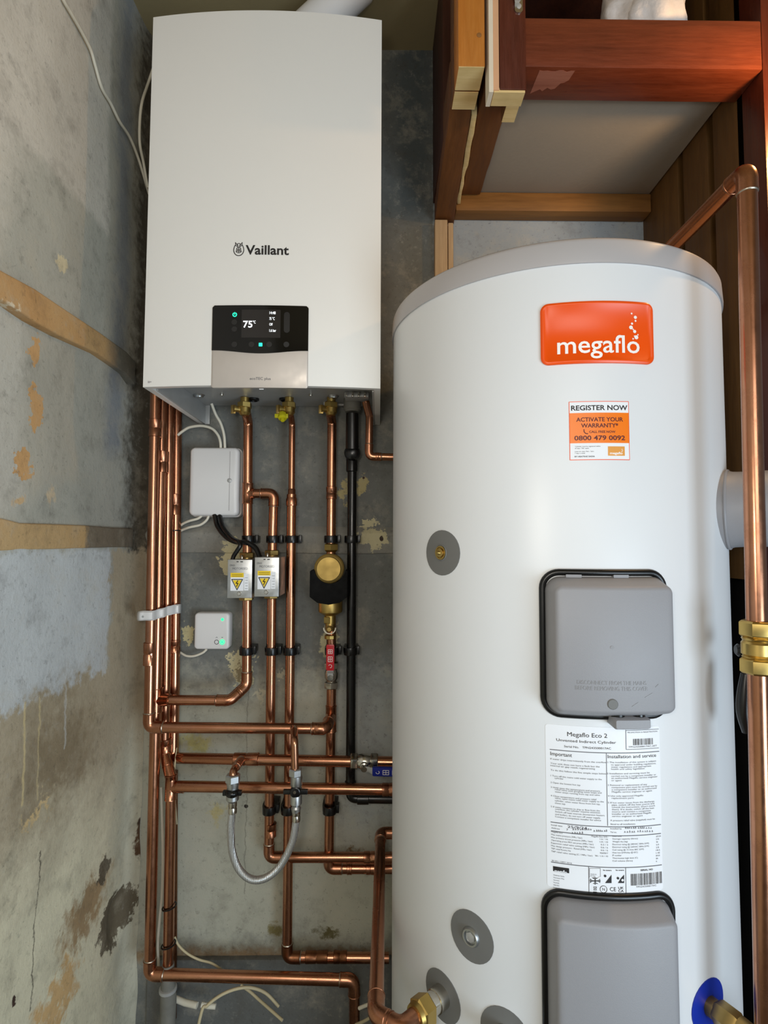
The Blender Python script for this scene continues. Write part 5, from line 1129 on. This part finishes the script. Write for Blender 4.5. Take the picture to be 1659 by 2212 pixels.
m.lathe(c_-UP*0.007, UP, [(0.009, 0), (0.0135, 0.004), (0.0150, 0.009), (0.012, 0.014), (0.006, 0.0155)], 10); m.box(c_.x-0.019, c_.x+0.019, c_.y-0.005, c_.y+0.005, c_.z-0.004, c_.z+0.005); build(m, 'knob', 'black', sb_, 'black plastic knob', bevel=0.0016)
pt, Vt = pipe('short copper bend from the upper crossing run to the left hose valve', [P(521, 1641, 1.205), P(519, 1643, 1.17), P(503, 1668, HY), P(503, 1690, HY)], R15, (1,), [], bend=0.016)
sv = thing('service_valve', P(640, 1755, HY), 'small service valve with a black butterfly handle at the right end of the hose', 'valve', 'filling loop valves')
build(MB().hexnut(P(638, 1676, HY), UP, 0.0135, 0.015), 'nut', 'zinc', sv); build(MB().lathe(P(639.5, 1754, HY), UP, [(0.0085, 0), (0.0100, 0.008), (0.0078, 0.012), (0.0118, 0.017), (0.0118, 0.045), (0.0098, 0.05), (0.0118, 0.054), (0.0118, 0.072)], 20), 'body', 'zinc', sv)
c_ = P(637.5, 1713, HY-0.012); m = MB().lathe(c_+Vector((0, 0.014, 0)), (0, -1, 0), [(0.0115, 0), (0.0115, 0.012), (0.009, 0.014)], 20); m.box(c_.x-0.0245, c_.x+0.0245, c_.y+0.002, c_.y+0.010, c_.z-0.0045, c_.z+0.0045); hd = build(m, 'butterfly_handle', 'black', sv, 'black butterfly handle', bevel=0.002)
build(MB().lathe(c_+Vector((-0.001, 0.001, 0.001)), (0, -1, 0), [(0.003, 0), (0.003, 0.0018)], 14), 'handle_screw', 'chrome', hd)
pipe('short thin copper drop from the middle run down to the right hose valve', [P(634, 1574, 1.19), P(635, 1578, 1.16), P(636, 1600, HY), P(638, 1678, HY)], R15, (), [], bend=0.012)

# ------------------------------------------------------------ control boxes and cables
jb_ = thing('junction_box', P(461, 1114, 1.27), 'white plastic junction box on the wall under the boiler', 'junction box')
a, b = P(406, 1114, 1.262), P(516, 966, 1.262)
fW = lambda Y: (lambda u, w, d: Vector((u, Y-d, w)))
bx_ = build(slab(MB(), a.x-0.002, b.x+0.002, a.z-0.002, b.z+0.002, 0.012, fW(1.300), [(0, 0), (0, 0.010), (0.001, 0.012)], 8), 'back_box', 'white_plastic', jb_)
cv = build(slab(MB(), a.x, b.x, a.z, b.z, 0.012, fW(1.289), [(0, 0), (0, 0.018), (0.002, 0.024), (0.006, 0.027)], 8), 'cover', 'white_plastic', jb_, smooth=50)
p = P(496, 1038, 1.2615); build(MB().lathe(p, (0, -1, 0), [(0.0052, 0), (0.0052, 0.001), (0.004, 0.0018)], 18), 'screw', 'steel_dark', cv)
m = MB(); m.box(b.x-0.021, b.x-0.0195, 1.2614, 1.2622, a.z+0.012, b.z-0.010); build(m, 'moulded_line', 'lid_grey', cv)
rv = thing('wireless_receiver', P(457, 1403, 1.285), 'small square white receiver box with green lights on the wall', 'receiver')
a, b = P(418, 1403, 1.282), P(496, 1324, 1.282)
rb_ = build(slab(MB(), a.x, b.x, a.z, b.z, 0.009, fW(1.309), [(0, 0), (0, 0.022), (0.0015, 0.0255), (0.004, 0.027)], 8), 'body', 'white_plastic', rv, smooth=50)
p = P(480.5, 1338, 1.282); build(MB().lathe(p, (0, -1, 0), [(0.0034, 0), (0.0034, 0.0006)], 18), 'status_light', 'led_green', rb_, 'round green light')
p = P(480, 1387, 1.282); m = MB().lathe(p, (0, -1, 0), [(0.0030, 0), (0.0030, 0.0008)], 18); build(m, 'lit_button', 'led_green', rb_); build(MB().tube([p+Vector((0.0052*math.cos(k*math.pi/12), -0.0004, 0.0052*math.sin(k*math.pi/12))) for k in range(24)], 0.0010, 6, closed=True), 'lit_ring', 'led_green', rb_, 'glowing green ring')
p = P(468, 1387, 1.282); m = MB().tube([p+Vector((0.0048*math.cos(k*math.pi/12), -0.0004, 0.0048*math.sin(k*math.pi/12))) for k in range(24)], 0.0007, 6, closed=True); build(m, 'button_ring', 'ink_grey', rb_)
m = MB(); p = P(468, 1377, 1.2815); fR = fW(1.2816)
strokes(m, [(p.x-0.002, p.z-0.001), (p.x, p.z+0.001), (p.x+0.002, p.z-0.001)], 0.0008, fR); build(m, 'button_mark', 'ink_grey', rb_, flip=False); m = MB(); q_ = P(480, 1377, 1.2815); strokes(m, [(q_.x-0.0015, q_.z), (q_.x+0.0015, q_.z)], 0.0012, fR); build(m, 'button_mark', 'ink_grey', rb_, flip=False)
def cable(label, pts, r, mat='white_pvc', group=None, name='cable', seg=10):
    V = [p if isinstance(p, Vector) else P(*p) for p in pts]
    return tag(build(MB().tube(catmull(V, 7), r, seg), name, mat, smooth=60), label, 'cable', group)
cable('white cable dropping from the boiler into the junction box', [(457, 872, 1.25), (466, 895, 1.255), (477, 915, 1.26), (484, 940, 1.266), (486, 968, 1.272)], 0.0033)
cable('white cable arching from the pipe bundle into the top of the junction box', [(384, 940, 1.272), (394, 932, 1.272), (410, 923, 1.272), (436, 920, 1.272), (458, 926, 1.272), (471, 940, 1.272), (476, 955, 1.272), (477, 968, 1.274)], 0.0033)
cable('upper of two white cables from the foot of the junction box to the bundle', [(438, 1112, 1.278), (428, 1120, 1.278), (410, 1125, 1.278), (396, 1131, 1.284), (384, 1140, 1.292)], 0.003)
cable('lower of two white cables from the foot of the junction box to the bundle', [(452, 1112, 1.276), (446, 1124, 1.276), (432, 1134, 1.276), (410, 1139, 1.276), (396, 1144, 1.284), (383, 1150, 1.292)], 0.003)
cable('short white cable curling from the receiver to the bundle', [(447, 1402, 1.290), (438, 1410, 1.290), (420, 1417, 1.290), (404, 1417, 1.292), (392, 1411, 1.296), (383, 1404, 1.300)], 0.0028)
cable('black flex from the junction box to the right zone valve', [(464, 1112, 1.268), (470, 1136, 1.262), (487, 1158, 1.25), (508, 1170, 1.235), (532, 1172, 1.225), (550, 1182, 1.22), (558, 1196, 1.215), (562, 1208, 1.21)], 0.0060, 'black')
cable('black flex from the junction box to the left zone valve', [(475, 1113, 1.268), (482, 1138, 1.248), (498, 1160, 1.230), (514, 1170, 1.212), (519, 1178, 1.206), (512, 1190, 1.206), (505, 1201, 1.208), (502, 1210, 1.209)], 0.0048, 'black')
build(MB().tube([P(378, 1146, 1.281)+Vector((0.0128*math.cos(k*math.pi/10), 0.0128*math.sin(k*math.pi/10), 0)) for k in range(20)], 0.0016, 6, closed=True), 'cable_tie', 'black'); tag(bpy.data.objects['cable_tie'], 'thin black tie round the fourth riser beside the junction box cables', 'cable tie')
for i, (px, py, Y, w) in enumerate(((366, 1958, 1.235, 'upper'), (364, 2040, 1.235, 'lower'))):
    c_ = P(px, py, Y); o = build(MB().tube([c_+Vector((0.0145*math.cos(k*math.pi/10), 0.0145*math.sin(k*math.pi/10), 0.003*math.cos(k*math.pi/10))) for k in range(20)], 0.0017, 6, closed=True), 'cable_tie', 'black'); tag(o, f'{w} of two black ties low on the third riser', 'cable tie')
L3 = lambda px, py, off=0.006: on_x(px, py, XL+off)
cable('long white cable hanging down the left wall from the ceiling', [L3(118, -45), L3(137, 0), L3(152, 26), L3(176, 68), L3(196, 108), L3(206, 142), L3(220, 190), L3(240, 225), L3(258, 262), L3(280, 296, 0.008), L3(298, 340, 0.009), L3(312, 385, 0.012), L3(322, 420, 0.016)], 0.0031, 'white_pvc')
cable('second white cable behind the boiler edge, looping against the left wall corner', [at(330, 150, 1.24), at(320, 180, 1.23), L3(307, 220, 0.03), L3(302, 262, 0.025), L3(302, 310, 0.022), L3(310, 352, 0.02), L3(319, 405, 0.02)], 0.0031, 'white_pvc')
m = MB(); p = P(378, 8, 1.24)
cable('thin pale cable at the ceiling left of the boiler', [P(381, -20, 1.27), P(382, 8, 1.27), P(384, 40, 1.27)], 0.0016, 'white_pvc')
m = MB().box(P(352, 20, 1.29).x, P(398, 20, 1.29).x, 1.285, WALL_Y-0.004, BZ1-0.06, CEIL-0.001); tag(build(m, 'dark_corner_block', 'black_foam', bevel=0.004), 'near-black block in the ceiling corner left of the boiler', 'block')  # near-black block filling the ceiling corner
# floor level cables
cable('thin dusty cable from the third riser down to the lowest pipe', [(377, 2024, 1.25), (386, 2042, 1.25), (405, 2060, 1.25), (430, 2073, 1.25), (455, 2080, 1.25), (472, 2090, 1.25), (486, 2102, 1.262), (500, 2118, 1.275)], 0.0024, 'old_pvc')
cable('dusty cable curving up from the floor under the lowest pipe', [Vector((P(420, 2212, 1.18).x-0.02, 1.17, 0.006)), P(432, 2200, 1.19), P(448, 2172, 1.20), P(480, 2148, 1.21), P(515, 2135, 1.22), P(545, 2134, 1.23), P(575, 2146, 1.24), P(602, 2174, 1.24)], 0.0032, 'old_pvc')
cable('second dusty cable slanting right below the lowest pipe', [(520, 2128, 1.255), (540, 2142, 1.25), (560, 2160, 1.24), (585, 2182, 1.22), (610, 2204, 1.20)], 0.0030, 'old_pvc')
cable('pale grey cable running down beside the second riser', [(348, 1700, 1.262), (350, 1760, 1.262), (352, 1850, 1.262), (350, 1930, 1.262), (345, 1985, 1.258), (341, 2040, 1.258), (343, 2090, 1.262)], 0.0030, 'white_pvc')
cable('thin yellowish wire slipping down beside the fourth riser', [(386, 1540, 1.292), (384, 1590, 1.29), (379, 1640, 1.252), (377, 1670, 1.254), (378, 1720, 1.262), (382, 1780, 1.28)], 0.0016, 'old_pvc')
m = MB().tube([P(378, 2157, 1.255), P(400, 2166, 1.25), P(426, 2172, 1.245)], 0.0065, 14); tag(build(m, 'plastic_tube', 'white_pvc'), 'short white plastic tube on the floor beside the lagged pipe', 'tube')
m = MB().tube([P(435, 2170, 1.25), P(450, 2173, 1.25), P(466, 2174, 1.25)], 0.0055, 14); tag(build(m, 'plastic_tube', 'white_pvc'), 'second short white tube end on the floor, right of the first', 'tube')
cable('white cable at the floor beside the tank, upper one', [(776, 2178, 1.2), (790, 2172, 1.19), (812, 2164, 1.17)], 0.0036, 'white_pvc'); cable('dusty cable at the floor beside the tank, lower one', [(768, 2214, 1.2), (790, 2204, 1.18), (812, 2190, 1.16)], 0.0030, 'old_pvc')
# rubble crumbs on the floor
rn = random.Random(11)
for i in range(26):
    x, y = rn.uniform(XL+0.05, 0.0), rn.uniform(1.16, 1.285); r = rn.uniform(0.005, 0.014); m = MB(); blob(m, (x, y, r*0.7), (r, r*rn.uniform(0.6, 1), r*0.7), i*3.3, 0.5, 10, 7)
    tag(build(m, 'plaster_crumb', 'debris' if i % 3 else 'lead', smooth=30), 'crumb of fallen plaster on the dusty floor under the pipes', 'rubble', 'plaster crumbs on the floor')
bpy.context.view_layer.update()
